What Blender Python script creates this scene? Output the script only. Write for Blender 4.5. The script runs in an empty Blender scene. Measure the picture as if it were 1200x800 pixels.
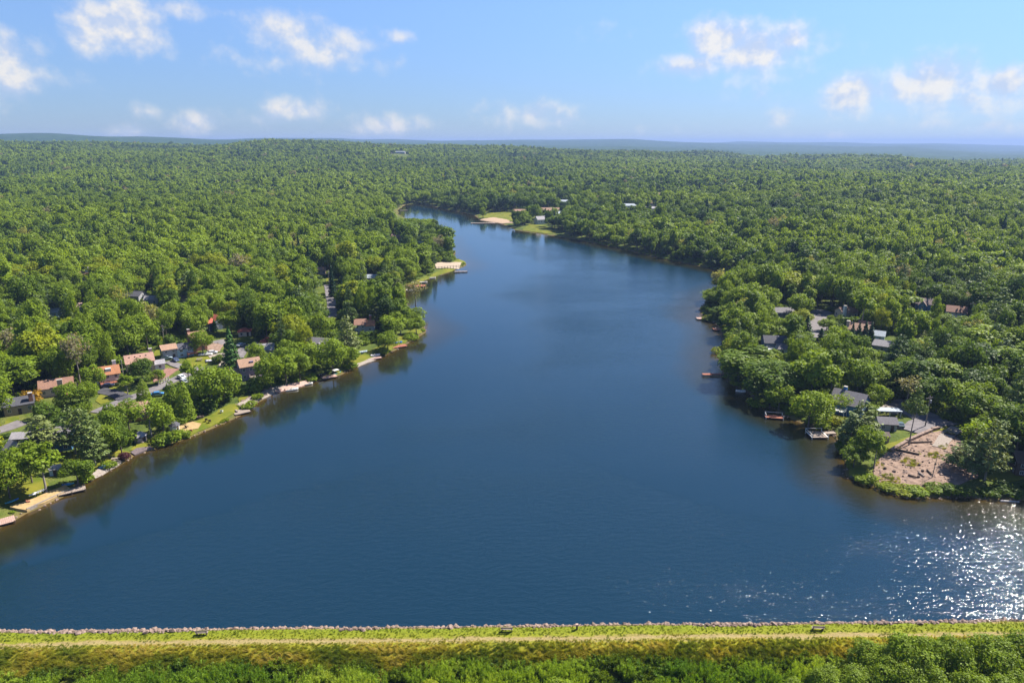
import bpy, bmesh, math, random
import numpy as np
from mathutils import Vector, Matrix
from mathutils.geometry import delaunay_2d_cdt

random.seed(7)
RNG = np.random.default_rng(7)
PI = math.pi
R_ = math.radians
sc = bpy.context.scene
COL = sc.collection

# ------------------------------------------------------------------ camera
CAM_H = 76.0
F_PX = 820.0                      # focal length in pixels of a 1200 px wide picture
HORIZON = 168.0
PITCH = math.atan((400 - HORIZON) / F_PX)
CP, SP = math.cos(PITCH), math.sin(PITCH)
cam_d = bpy.data.cameras.new('camera')
cam_d.sensor_width = 36.0
cam_d.lens = F_PX / 1200 * 36
cam_d.clip_start = 1.0
cam_d.clip_end = 60000
cam = bpy.data.objects.new('camera', cam_d)
COL.objects.link(cam)
cam.location = (0, 0, CAM_H)
cam.rotation_euler = (PI / 2 - PITCH, 0, 0)
sc.camera = cam

# ------------------------------------------------------------------ light, sky, exposure
SUN_AZ, SUN_EL = R_(58), R_(49)   # clockwise from +Y (the view), above the horizon
sun_d = bpy.data.lights.new('sun', 'SUN')
sun_d.energy = 5.0
sun_d.angle = R_(0.5)
sun_d.color = (1.0, 0.94, 0.84)
sun = bpy.data.objects.new('sun', sun_d)
COL.objects.link(sun)
to_sun = Vector((math.sin(SUN_AZ) * math.cos(SUN_EL), math.cos(SUN_AZ) * math.cos(SUN_EL), math.sin(SUN_EL)))
sun.rotation_euler = to_sun.to_track_quat('Z', 'Y').to_euler()
sun.location = (60, 60, 300)
sc.view_settings.view_transform = 'Standard'
sc.view_settings.look = 'None'
sc.view_settings.exposure = 1.35
sc.view_settings.gamma = 1.0
sc.view_settings.use_curve_mapping = False
sc.cycles.max_bounces = 6
sc.cycles.diffuse_bounces = 2
sc.cycles.glossy_bounces = 2
sc.cycles.transmission_bounces = 2
sc.cycles.volume_bounces = 0
sc.cycles.transparent_max_bounces = 4
sc.cycles.use_denoising = True
SKY_STRENGTH = 0.056
HAZE_DENSITY = 0.0001

# --- picture <-> world helpers
def ray(px, py):
    a, b = (px - 600) / F_PX, (400 - py) / F_PX
    return np.array([a, CP + b * SP, -SP + b * CP])
def at(px, py, z=0.0):
    d = ray(px, py)
    t = (z - CAM_H) / d[2]
    return d[0] * t, d[1] * t
def proj(x, y, z):
    x, y, z = np.asarray(x, float), np.asarray(y, float), np.asarray(z, float) - CAM_H
    depth = y * CP - z * SP
    up = y * SP + z * CP
    depth = np.where(depth < 1, 1, depth)
    return 600 + F_PX * x / depth, 400 - F_PX * up / depth, depth
def direction(px, py):            # azimuth, elevation of a sky pixel
    d = ray(px, py)
    return math.atan2(d[0], d[1]), math.atan2(d[2], math.hypot(d[0], d[1]))

# ------------------------------------------------------------------ world: Nishita sky with cumulus
world = bpy.data.worlds.new('World')
sc.world = world
world.use_nodes = True
nt = world.node_tree
nt.nodes.clear()
def N(tree, typ, **kw):
    n = tree.nodes.new(typ)
    for k, v in kw.items():
        if k == 'inp':
            for i, val in v.items():
                n.inputs[i].default_value = val
        else:
            setattr(n, k, v)
    return n
def math_node(tree, op, a, b=None, clamp=False):
    n = tree.nodes.new('ShaderNodeMath')
    n.operation = op
    n.use_clamp = clamp
    for i, v in enumerate((a, b)):
        if v is None:
            continue
        if isinstance(v, (int, float)):
            n.inputs[i].default_value = v
        else:
            tree.links.new(v, n.inputs[i])
    return n.outputs[0]
sky = N(nt, 'ShaderNodeTexSky', sky_type='NISHITA', sun_disc=False, sun_elevation=SUN_EL, sun_rotation=SUN_AZ,
        altitude=300.0, air_density=1.0, dust_density=0.08, ozone_density=3.0)
tc = N(nt, 'ShaderNodeTexCoord')
sep = N(nt, 'ShaderNodeSeparateXYZ')
nt.links.new(tc.outputs['Generated'], sep.inputs[0])
az = math_node(nt, 'ARCTAN2', sep.outputs[0], sep.outputs[1])
hyp = math_node(nt, 'SQRT', math_node(nt, 'ADD', math_node(nt, 'MULTIPLY', sep.outputs[0], sep.outputs[0]),
                                      math_node(nt, 'MULTIPLY', sep.outputs[1], sep.outputs[1])))
el = math_node(nt, 'ARCTAN2', sep.outputs[2], hyp)
comb = N(nt, 'ShaderNodeCombineXYZ')
nt.links.new(az, comb.inputs[0]); nt.links.new(el, comb.inputs[1])
clouds = [  # pixel centre, half width, half height, strength
    (136, 30, 50, 26, 1.0), (148, 14, 26, 20, 1.0), (112, 44, 40, 20, .8), (160, 48, 50, 18, .7),
    (330, 36, 56, 24, .72), (372, 56, 80, 30, .72), (398, 50, 60, 24, .68), (330, 70, 90, 18, .5), (440, 72, 40, 14, .5),
    (4, 66, 22, 24, .95), (8, 90, 38, 26, .85), (-30, 80, 60, 36, .9),
    (846, 46, 42, 24, 1.0), (880, 62, 66, 24, .95), (925, 48, 46, 22, .75), (812, 78, 60, 18, .7), (886, 90, 90, 18, .45),
    (1000, 110, 36, 24, 1.0), (1000, 120, 56, 18, .6), (1094, 96, 48, 26, 1.0), (1070, 104, 40, 22, .8), (1176, 98, 32, 18, .95),
    (1140, 118, 100, 26, .6), (1230, 110, 60, 24, .8), (890, 112, 34, 18, .45), (915, 138, 30, 14, .5), (1105, 145, 36, 12, .45), (1165, 148, 44, 12, .5),
    (232, 142, 36, 16, .72), (345, 130, 44, 18, .78), (300, 140, 36, 12, .5), (455, 146, 60, 18, .68), (620, 134, 60, 18, .7), (575, 126, 36, 14, .4), (655, 142, 40, 12, .55),
    (175, 132, 26, 12, .55), (210, 8, 40, 16, .55), (468, 44, 24, 12, .55), (152, 154, 26, 12, .55), (85, 100, 50, 18, .32), (720, 40, 60, 22, .28), (1020, 52, 60, 14, .2),
    (775, 150, 50, 10, .3), (955, 160, 60, 9, .4), (400, 158, 70, 8, .35),
]
mask = None
cl_rng = random.Random(3)
ell = []
for (px, py, hw, hh, s) in clouds:
    a0, e0 = direction(px, py)
    ell.append((a0, e0, hw / F_PX * 1.16, hh / F_PX * 1.24, s))
for k in range(14):               # the same sky goes on outside the frame
    a0 = cl_rng.uniform(0.95, 2 * PI - 0.95)
    a0 = a0 - 2 * PI if a0 > PI else a0
    ell.append((a0, cl_rng.uniform(.05, .3), cl_rng.uniform(.04, .1), cl_rng.uniform(.02, .035), cl_rng.uniform(.5, 1)))
for (a0, e0, wa, we, s) in ell:
    sub = N(nt, 'ShaderNodeVectorMath', operation='SUBTRACT', inp={1: (a0, e0, 0)})
    nt.links.new(comb.outputs[0], sub.inputs[0])
    mul = N(nt, 'ShaderNodeVectorMath', operation='MULTIPLY', inp={1: (1 / wa, 1 / we, 0)})
    nt.links.new(sub.outputs[0], mul.inputs[0])
    ln = N(nt, 'ShaderNodeVectorMath', operation='LENGTH')
    nt.links.new(mul.outputs[0], ln.inputs[0])
    m = math_node(nt, 'MULTIPLY', math_node(nt, 'SUBTRACT', 1.25, ln.outputs['Value']), s)
    mask = m if mask is None else math_node(nt, 'MAXIMUM', mask, m)
def cloud_noise(off):
    a = N(nt, 'ShaderNodeVectorMath', operation='ADD', inp={1: off})
    nt.links.new(comb.outputs[0], a.inputs[0])
    b = N(nt, 'ShaderNodeVectorMath', operation='MULTIPLY', inp={1: (1.0, 1.05, 1.0)})
    nt.links.new(a.outputs[0], b.inputs[0])
    n = N(nt, 'ShaderNodeTexNoise', noise_dimensions='2D', inp={'Scale': 30.0, 'Detail': 8.0, 'Roughness': 0.56})
    nt.links.new(b.outputs[0], n.inputs['Vector'])
    return n.outputs[0]
n0, n1 = cloud_noise((0, 0, 0)), cloud_noise((0.006, 0.012, 0))
dens = math_node(nt, 'ADD', math_node(nt, 'MULTIPLY', mask, 1.75), math_node(nt, 'MULTIPLY', math_node(nt, 'SUBTRACT', n0, 0.47), 1.55))
mr = N(nt, 'ShaderNodeMapRange', interpolation_type='SMOOTHSTEP', inp={1: 0.45, 2: 1.85, 3: 0.0, 4: 0.84})
nt.links.new(dens, mr.inputs[0])
lit = math_node(nt, 'ADD', 0.45, math_node(nt, 'MULTIPLY', math_node(nt, 'SUBTRACT', n0, n1), 3.6), True)
ccol = N(nt, 'ShaderNodeMix', data_type='RGBA', inp={6: (4.3, 4.9, 6.1, 1), 7: (7.0, 6.6, 6.0, 1)})
nt.links.new(lit, ccol.inputs[0])
# the sky of the photograph is a saturated blue: a slight, even tint over the whole dome
tint = N(nt, 'ShaderNodeMix', data_type='RGBA', blend_type='MULTIPLY', inp={0: 1.0, 7: (0.80, 0.885, 1.15, 1)})
nt.links.new(sky.outputs[0], tint.inputs[6])
mixc = N(nt, 'ShaderNodeMix', data_type='RGBA')
nt.links.new(mr.outputs[0], mixc.inputs[0])
nt.links.new(ccol.outputs[2], mixc.inputs[7])
hz = N(nt, 'ShaderNodeMapRange', interpolation_type='SMOOTHSTEP', inp={1: -0.04, 2: 0.26, 3: 0.0, 4: 1.0})
nt.links.new(el, hz.inputs[0])
hzc = N(nt, 'ShaderNodeMix', data_type='RGBA', inp={6: (.49, .575, .70, 1), 7: (1.12, 1.13, 1.05, 1)})
nt.links.new(hz.outputs[0], hzc.inputs[0])
hzm = N(nt, 'ShaderNodeMix', data_type='RGBA', blend_type='MULTIPLY', inp={0: 1.0})
nt.links.new(tint.outputs[2], hzm.inputs[6]); nt.links.new(hzc.outputs[2], hzm.inputs[7])
nt.links.new(hzm.outputs[2], mixc.inputs[6])
bg = N(nt, 'ShaderNodeBackground', inp={'Strength': SKY_STRENGTH})
nt.links.new(mixc.outputs[2], bg.inputs[0])
wo = N(nt, 'ShaderNodeOutputWorld')
nt.links.new(bg.outputs[0], wo.inputs[0])

# ------------------------------------------------------------------ materials
MATS = {}
def new_mat(name):
    m = bpy.data.materials.new(name)
    m.use_nodes = True
    m.node_tree.nodes.clear()
    MATS[name] = m
    out = m.node_tree.nodes.new('ShaderNodeOutputMaterial')
    return m, m.node_tree, out
def ramp(t, fac, stops, interp='LINEAR'):
    r = t.nodes.new('ShaderNodeValToRGB')
    r.color_ramp.interpolation = interp
    e = r.color_ramp.elements
    while len(e) < len(stops):
        e.new(0.5)
    for i, (p, c) in enumerate(stops):
        e[i].position = p
        e[i].color = (*c, 1)
    t.links.new(fac, r.inputs[0])
    return r.outputs[0]
def noise(t, scale, detail=4, rough=.55, coord='Object', stretch=None):
    c = t.nodes.new('ShaderNodeTexCoord')
    n = t.nodes.new('ShaderNodeTexNoise')
    n.inputs['Scale'].default_value = scale
    n.inputs['Detail'].default_value = detail
    n.inputs['Roughness'].default_value = rough
    if coord == 'World':
        c = t.nodes.new('ShaderNodeNewGeometry'); src = c.outputs['Position']
    else:
        src = c.outputs[coord]
    if stretch:
        m = t.nodes.new('ShaderNodeMapping')
        m.inputs['Scale'].default_value = stretch
        t.links.new(src, m.inputs[0]); src = m.outputs[0]
    t.links.new(src, n.inputs['Vector'])
    return n.outputs[0]
def surface(name, c1, c2, scale=2.0, rough=.8, spec=.3, bump=0.0, coord='Object', stretch=None, metal=0.0, bscale=None):
    c1, c2 = [v * .82 for v in c1], [v * .82 for v in c2]
    m, t, out = new_mat(name)
    f = noise(t, scale, 5, .6, coord, stretch)
    col = ramp(t, f, [(.3, c1), (.7, c2)])
    p = t.nodes.new('ShaderNodeBsdfPrincipled')
    p.inputs['Roughness'].default_value = rough
    p.inputs['Specular IOR Level'].default_value = spec
    p.inputs['Metallic'].default_value = metal
    t.links.new(col, p.inputs['Base Color'])
    if bump:
        b = t.nodes.new('ShaderNodeBump')
        b.inputs['Strength'].default_value = bump
        b.inputs['Distance'].default_value = 0.1
        t.links.new(noise(t, bscale or scale * 4, 5, .65, coord), b.inputs['Height'])
        t.links.new(b.outputs[0], p.inputs['Normal'])
    t.links.new(p.outputs[0], out.inputs[0])
    return m
def siding(name, c, board=.25):
    c = tuple(v * .78 for v in c)
    m, t, out = new_mat(name)
    f = noise(t, 1.4, 5, .6)
    col = ramp(t, f, [(.25, tuple(v * .82 for v in c)), (.75, tuple(min(1, v * 1.08) for v in c))])
    w = t.nodes.new('ShaderNodeTexWave'); w.bands_direction = 'Z'; w.wave_profile = 'SAW'
    w.inputs['Scale'].default_value = 2 * PI / board / 20 * 1.0
    tcx = t.nodes.new('ShaderNodeTexCoord'); t.links.new(tcx.outputs['Object'], w.inputs['Vector'])
    b = t.nodes.new('ShaderNodeBump'); b.inputs['Strength'].default_value = .5; b.inputs['Distance'].default_value = .03
    t.links.new(w.outputs['Fac'], b.inputs['Height'])
    p = t.nodes.new('ShaderNodeBsdfPrincipled'); p.inputs['Roughness'].default_value = .7
    t.links.new(col, p.inputs['Base Color']); t.links.new(b.outputs[0], p.inputs['Normal'])
    t.links.new(p.outputs[0], out.inputs[0])
    return m
def roofing(name, c):
    g_ = sum(c) / 3
    c = tuple((v * .95 + g_ * .05) * .80 for v in c)
    m, t, out = new_mat(name)
    br = t.nodes.new('ShaderNodeTexBrick')
    br.inputs['Scale'].default_value = 2.2
    br.inputs['Mortar Size'].default_value = .012
    br.inputs['Color1'].default_value = (*[v * .78 for v in c], 1)
    br.inputs['Color2'].default_value = (*[min(1, v * 1.18) for v in c], 1)
    br.inputs['Mortar'].default_value = (*[v * .55 for v in c], 1)
    tcx = t.nodes.new('ShaderNodeTexCoord'); t.links.new(tcx.outputs['Object'], br.inputs['Vector'])
    mx = t.nodes.new('ShaderNodeMix'); mx.data_type = 'RGBA'; mx.blend_type = 'MULTIPLY'; mx.inputs[0].default_value = 1
    t.links.new(br.outputs[0], mx.inputs[6])
    t.links.new(ramp(t, noise(t, .8, 5, .7), [(.25, (.72, .72, .74)), (.75, (1.1, 1.08, 1.05))]), mx.inputs[7])
    p = t.nodes.new('ShaderNodeBsdfPrincipled'); p.inputs['Roughness'].default_value = .85
    t.links.new(mx.outputs[2], p.inputs['Base Color'])
    t.links.new(p.outputs[0], out.inputs[0])
    return m
def foliage(name, stops, var=.5, trans=.42, nscale=.55):
    """leaf material: hue from the tree's own tone, light and dark leaf clumps from noise"""
    m, t, out = new_mat(name)
    a = t.nodes.new('ShaderNodeAttribute'); a.attribute_type = 'INSTANCER'; a.attribute_name = 'tone'
    col = ramp(t, a.outputs['Fac'], stops)
    f = noise(t, nscale, 3, .6)
    f2 = noise(t, 3.1, 2, .6)
    mixf = math_node(t, 'ADD', math_node(t, 'MULTIPLY', f, .55), math_node(t, 'MULTIPLY', f2, .45))
    v = ramp(t, mixf, [(.34, (1 - var, 1 - var, 1 - var * .8)), (.66, (1 + var, 1 + var * .85, 1 + var * .3))])
    mx = t.nodes.new('ShaderNodeMix'); mx.data_type = 'RGBA'; mx.blend_type = 'MULTIPLY'; mx.inputs[0].default_value = 1
    t.links.new(col, mx.inputs[6]); t.links.new(v, mx.inputs[7])
    p = t.nodes.new('ShaderNodeBsdfPrincipled')
    p.inputs['Roughness'].default_value = .55
    p.inputs['Specular IOR Level'].default_value = .18
    t.links.new(mx.outputs[2], p.inputs['Base Color'])
    tr = t.nodes.new('ShaderNodeBsdfTranslucent')
    g = t.nodes.new('ShaderNodeMix'); g.data_type = 'RGBA'; g.blend_type = 'MULTIPLY'; g.inputs[0].default_value = 1
    g.inputs[7].default_value = (1.25, 1.15, .5, 1)
    t.links.new(mx.outputs[2], g.inputs[6]); t.links.new(g.outputs[2], tr.inputs[0])
    ms = t.nodes.new('ShaderNodeMixShader'); ms.inputs[0].default_value = trans
    t.links.new(p.outputs[0], ms.inputs[1]); t.links.new(tr.outputs[0], ms.inputs[2])
    t.links.new(ms.outputs[0], out.inputs[0])
    return m
LEAF = foliage('leaves', [(0.0, (.036, .078, .018)), (.3, (.098, .164, .014)), (.6, (.158, .236, .014)), (.85, (.185, .270, .014)), (.93, (.26, .29, .012)), (1.0, (.20, .18, .14))], .5, .45)
PINE = foliage('pine_needles', [(0, (.045, .085, .025)), (.5, (.10, .15, .036)), (1, (.17, .20, .065))], .35, .2)
DARK = foliage('conifer_needles', [(0, (.012, .04, .014)), (.5, (.032, .09, .016)), (1, (.075, .17, .016))], .35, .15)
WILLOW = foliage('willow_leaves', [(0, (.10, .20, .016)), (.5, (.23, .34, .030)), (1, (.33, .42, .06))], .4, .48, 1.2)
STRAW = foliage('grass_blades', [(0, (.11, .17, .012)), (.4, (.21, .24, .018)), (.7, (.33, .30, .030)), (1, (.50, .42, .12))], .3, .6, 1.5)
PURPLE = foliage('purple_leaves', [(0, (.06, .018, .022)), (1, (.10, .03, .035))], .4, .25)
ORANGE = foliage('golden_leaves', [(0, (.28, .16, .01)), (1, (.34, .22, .015))], .4, .3)
BARK = surface('bark', (.09, .07, .055), (.2, .165, .13), 3, .9, .1, .6, stretch=(1, 1, .3))
GREYBARK = surface('grey_bark', (.2, .17, .14), (.36, .32, .27), 3, .9, .1, .4, stretch=(1, 1, .3))
WOOD = surface('weathered_wood', (.22, .17, .14), (.40, .33, .28), 3, .8, .2, .3, stretch=(.3, 3, 3))
REDWOOD = surface('red_stained_wood', (.26, .09, .055), (.40, .16, .10), 3, .75, .2, .3)
PINKWOOD = surface('pink_brown_wood', (.36, .22, .18), (.52, .36, .30), 3, .75, .2, .3)
DARKWOOD = surface('dark_timber', (.05, .035, .03), (.11, .08, .06), 3, .8, .2, .3)
CONC = surface('concrete', (.34, .31, .28), (.5, .46, .42), 1.5, .9, .2, .3)
ASPH = surface('asphalt', (.13, .115, .12), (.22, .2, .2), .5, .9, .2, .3)
NEWASPH = surface('dark_asphalt', (.05, .05, .058), (.09, .088, .098), .6, .9, .2, .3)
SAND = surface('sand', (.32, .22, .10), (.44, .32, .16), 1.2, .95, .1, .3)
PALESAND = surface('pale_sand', (.33, .26, .19), (.45, .37, .28), .6, .95, .1, .2)
TANSAND = surface('tan_sand', (.34, .24, .16), (.46, .34, .24), .6, .95, .1, .2)
MULCH = surface('red_mulch', (.20, .10, .08), (.33, .19, .15), 1.8, .95, .1, .4)
DIRT = surface('bare_dirt', (.17, .115, .085), (.34, .24, .185), .8, .95, .1, .6)
GRAVEL = surface('gravel', (.24, .20, .17), (.36, .31, .27), 2.5, .95, .1, .5)
LAWN = surface('lawn_grass', (.08, .115, .010), (.20, .185, .022), .22, .9, .1, .5, bscale=4)
STONE = surface('stone', (.10, .07, .058), (.38, .275, .22), 1.6, .9, .2, .5, coord='World')
GLASS = surface('window_glass', (.03, .045, .06), (.07, .09, .11), 1, .12, .6)
WHITE = surface('white_paint', (.70, .70, .68), (.84, .83, .80), 1, .55, .3)
GREYMETAL = surface('grey_metal', (.35, .36, .38), (.5, .5, .52), 1, .45, .5, metal=.3)
RUBBER = surface('rubber', (.015, .015, .015), (.03, .03, .03), 1, .9, .2)
BLUEPLASTIC = surface('blue_plastic', (.015, .13, .42), (.03, .19, .52), 1, .35, .5)
TEAL = surface('teal_plastic', (.03, .30, .40), (.06, .40, .48), 1, .4, .5)
PAINT = {}
def paint(n, c):
    if n not in PAINT:
        PAINT[n] = surface(n + '_car_paint', tuple(v * .9 for v in c), c, .6, .25, .6)
    return PAINT[n]
ROCKBED = surface('dark_rock_bed', (.09, .07, .075), (.2, .16, .16), 2.5, .95, .1, .6)

# ground: woodland floor and rough grass; far away the canopy itself
def ground_material():
    m, t, out = new_mat('ground_cover')
    a = t.nodes.new('ShaderNodeAttribute'); a.attribute_name = 'far'
    b = t.nodes.new('ShaderNodeAttribute'); b.attribute_name = 'bed'
    near = ramp(t, noise(t, .09, 6, .65, 'World'), [(.3, (.035, .055, .012)), (.5, (.07, .095, .016)), (.68, (.12, .12, .03)), (.8, (.17, .12, .07))])
    far = ramp(t, noise(t, .012, 8, .75, 'World'), [(.32, (.010, .028, .012)), (.5, (.022, .050, .016)), (.68, (.04, .075, .018))])
    mx = t.nodes.new('ShaderNodeMix'); mx.data_type = 'RGBA'
    t.links.new(a.outputs['Fac'], mx.inputs[0]); t.links.new(near, mx.inputs[6]); t.links.new(far, mx.inputs[7])
    m2 = t.nodes.new('ShaderNodeMix'); m2.data_type = 'RGBA'; m2.inputs[7].default_value = (.13, .085, .04, 1)
    t.links.new(b.outputs['Fac'], m2.inputs[0]); t.links.new(mx.outputs[2], m2.inputs[6])
    p = t.nodes.new('ShaderNodeBsdfPrincipled'); p.inputs['Roughness'].default_value = .95; p.inputs['Specular IOR Level'].default_value = .1
    t.links.new(m2.outputs[2], p.inputs['Base Color'])
    bp = t.nodes.new('ShaderNodeBump'); bp.inputs['Strength'].default_value = .8; bp.inputs['Distance'].default_value = 3.0
    t.links.new(noise(t, .06, 6, .7, 'World'), bp.inputs['Height'])
    t.links.new(bp.outputs[0], p.inputs['Normal'])
    t.links.new(p.outputs[0], out.inputs[0])
    return m
def water_material():
    m, t, out = new_mat('lake_water')
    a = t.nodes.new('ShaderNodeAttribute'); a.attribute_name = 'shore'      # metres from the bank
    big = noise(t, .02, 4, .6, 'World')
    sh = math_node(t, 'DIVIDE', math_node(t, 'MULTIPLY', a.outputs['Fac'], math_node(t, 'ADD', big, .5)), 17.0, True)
    col = ramp(t, sh, [(0.0, (.050, .030, .007)), (.14, (.022, .018, .006)), (.55, (.011, .0135, .008)), (1.0, (.0038, .0190, .0345))])  # brown shallows; the dark olive beyond paints in the bank trees' reflections
    p = t.nodes.new('ShaderNodeBsdfPrincipled')
    p.inputs['IOR'].default_value = 1.42
    p.inputs['Roughness'].default_value = .085
    t.links.new(col, p.inputs['Base Color'])
    w1 = noise(t, .55, 3, .55, 'World', (1.0, 1.8, 1))
    w2 = noise(t, 3.3, 1, .5, 'World', (1.0, 1.4, 1))
    # gusts: patches where the wind roughens the lake more
    gust = ramp(t, noise(t, .012, 3, .5, 'World', (1, 2.2, 1)), [(.35, (.55, .55, .55)), (.65, (1, 1, 1))])
    h = math_node(t, 'ADD', math_node(t, 'MULTIPLY', w1, .34), math_node(t, 'MULTIPLY', w2, .245))
    cm = t.nodes.new('ShaderNodeAttribute'); cm.attribute_name = 'wind'       # sheltered close under the banks
    h = math_node(t, 'MULTIPLY', math_node(t, 'MULTIPLY', h, gust), cm.outputs['Fac'])
    b = t.nodes.new('ShaderNodeBump'); b.inputs['Strength'].default_value = 1.0; b.inputs['Distance'].default_value = .42
    t.links.new(h, b.inputs['Height']); t.links.new(b.outputs[0], p.inputs['Normal'])
    t.links.new(p.outputs[0], out.inputs[0])
    return m

# ------------------------------------------------------------------ object helpers
def tag(o, label=None, cat=None, group=None, kind=None):
    for k, v in (('label', label), ('category', cat), ('group', group), ('kind', kind)):
        if v:
            o[k] = v
    return o
def link(name, me, mat=None, parent=None):
    if mat is not None and not me.materials:
        for mm in (mat if isinstance(mat, (list, tuple)) else [mat]):
            me.materials.append(mm)
    o = bpy.data.objects.new(name, me)
    COL.objects.link(o)
    if parent is not None:
        o.parent = parent
    return o
def empty(name, loc, rz=0.0):
    o = bpy.data.objects.new(name, None)
    COL.objects.link(o)
    o.empty_display_size = .3
    o.location = loc
    o.rotation_euler = (0, 0, rz)
    return o
CHILDREN = {}
def copy_tree(o, parent=None):
    c = o.copy()
    COL.objects.link(c)
    if parent is not None:
        c.parent = parent
    for ch in list(o.children):
        copy_tree(ch, c)
    return c
class MB:
    def __init__(s):
        s.v, s.f = [], []
    def add(s, vs, fs):
        k = len(s.v)
        s.v += [tuple(v) for v in vs]
        s.f += [tuple(i + k for i in f) for f in fs]
        return s
    def box(s, cx, cy, cz, sx, sy, sz, rz=0.0):      # cz: centre
        c, n = math.cos(rz), math.sin(rz)
        vs = []
        for z in (-.5, .5):
            for (x, y) in ((-.5, -.5), (.5, -.5), (.5, .5), (-.5, .5)):
                X, Y = x * sx, y * sy
                vs.append((cx + X * c - Y * n, cy + X * n + Y * c, cz + z * sz))
        return s.add(vs, [(3, 2, 1, 0), (4, 5, 6, 7), (0, 1, 5, 4), (1, 2, 6, 5), (2, 3, 7, 6), (3, 0, 4, 7)])
    def cyl(s, p0, p1, r0, r1, n=7, cap=True):
        p0, p1 = Vector(p0), Vector(p1)
        d = (p1 - p0).normalized()
        a = d.orthogonal().normalized(); b = d.cross(a)
        vs = []
        for p, r in ((p0, r0), (p1, r1)):
            for i in range(n):
                t = 2 * PI * i / n
                vs.append(p + a * (math.cos(t) * r) + b * (math.sin(t) * r))
        fs = [(i, (i + 1) % n, n + (i + 1) % n, n + i) for i in range(n)]
        if cap:
            fs += [tuple(range(n - 1, -1, -1)), tuple(range(n, 2 * n))]
        return s.add(vs, fs)
    def extrude(s, prof, axis, a0, a1, cx=0, cy=0, rz=0.0):   # profile of (u, z) pushed along x or y
        vs = []
        c, n_ = math.cos(rz), math.sin(rz)
        for a in (a0, a1):
            for (u, z) in prof:
                X, Y = (a, u) if axis == 'x' else (u, a)
                vs.append((cx + X * c - Y * n_, cy + X * n_ + Y * c, z))
        n = len(prof)
        fs = [(i, (i + 1) % n, n + (i + 1) % n, n + i) for i in range(n)] + [tuple(range(n - 1, -1, -1)), tuple(range(n, 2 * n))]
        return s.add(vs, fs)
    def mesh(s, name):
        me = bpy.data.meshes.new(name)
        me.from_pydata(s.v, [], s.f)
        bm = bmesh.new(); bm.from_mesh(me)
        bmesh.ops.recalc_face_normals(bm, faces=bm.faces)
        bm.to_mesh(me); bm.free()
        return me
    def build(s, name, mat, parent=None, smooth=False):
        me = s.mesh(name)
        if smooth:
            me.shade_smooth()
        return link(name, me, mat, parent)

# ------------------------------------------------------------------ the lake outline, in picture order round the lake
shore_px = [(0, 618), (32, 601), (78, 580), (92, 572), (110, 560), (145, 542), (160, 532), (185, 525), (212, 516), (232, 509), (260, 497),
    (282, 487), (300, 473), (320, 461), (350, 454), (375, 445), (400, 439), (417, 430), (440, 422), (462, 411), (482, 400), (499, 389),
    (497, 381), (488, 372), (478, 360), (472, 348), (478, 339), (486, 332), (507, 325), (527, 319), (547, 310), (543, 306), (531, 302), (534, 296),
    (528, 291), (522, 282), (516, 270), (508, 261), (490, 258), (476, 256), (466, 251), (466, 246), (475, 240), (495, 240), (515, 244), (536, 248), (556, 252),
    (562, 258), (590, 263), (605, 270), (640, 275), (677, 281), (710, 288), (740, 294), (780, 304), (830, 314), (858, 320), (866, 328), (850, 338), (829, 350), (820, 362),
    (822, 373), (838, 379), (844, 388), (846, 403), (840, 416), (848, 426), (846, 440), (858, 452), (874, 458), (884, 468), (904, 478), (922, 488), (944, 498),
    (975, 506), (985, 525), (992, 545), (990, 558), (1018, 568), (1038, 577), (1065, 584), (1100, 583), (1135, 583), (1165, 586), (1200, 586)]
shore = [at(px, py) for px, py in shore_px]
dam_l, dam_r = np.array(at(0, 741)), np.array(at(1200, 728))
dam_t = (dam_r - dam_l) / np.linalg.norm(dam_r - dam_l)
dam_n = np.array([dam_t[1], -dam_t[0]])          # towards the camera
ext_r = dam_r + dam_t * 55
ext_l = dam_l - dam_t * 40
shore += [(shore[-1][0] + 40, shore[-1][1] - 6), (ext_r[0] + 15, ext_r[1] + 18), tuple(ext_r), tuple(ext_l), (ext_l[0] - 6, ext_l[1] + 12)]
SHORE = np.array(shore)
# small irregularities along the banks
def wiggle(P):
    out = []
    n = len(P)
    for i in range(n):
        a, b = P[i], P[(i + 1) % n]
        L = np.linalg.norm(b - a)
        k = max(1, int(L / 9)) if i < len(shore_px) - 1 else 1
        for j in range(k):
            p = a + (b - a) * j / k
            if j:
                nn = np.array([-(b - a)[1], (b - a)[0]]) / L
                p = p + nn * RNG.uniform(-1.1, 1.1) * min(1, L / 40)
            out.append(p)
    return np.array(out)
SHORE = wiggle(SHORE)
def signed_dist(x, y):            # > 0 on land
    x, y = np.ravel(np.asarray(x, float)), np.ravel(np.asarray(y, float))
    A = SHORE; B = np.roll(SHORE, -1, 0)
    out = np.empty(len(x))
    for s in range(0, len(x), 8000):
        X, Y = x[s:s + 8000, None], y[s:s + 8000, None]
        ab = B - A
        t = ((X - A[:, 0]) * ab[:, 0] + (Y - A[:, 1]) * ab[:, 1]) / (ab ** 2).sum(1)
        t = np.clip(t, 0, 1)
        d = np.sqrt(((X - A[:, 0] - t * ab[:, 0]) ** 2 + (Y - A[:, 1] - t * ab[:, 1]) ** 2).min(1))
        cond = (A[:, 1] > Y) != (B[:, 1] > Y)
        den = np.where(B[:, 1] == A[:, 1], 1e-9, B[:, 1] - A[:, 1])
        xi = (B[:, 0] - A[:, 0]) * (Y - A[:, 1]) / den + A[:, 0]
        inside = ((cond & (X < xi)).sum(1) % 2) == 1
        out[s:s + 8000] = np.where(inside, -d, d)
    return out
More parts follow.
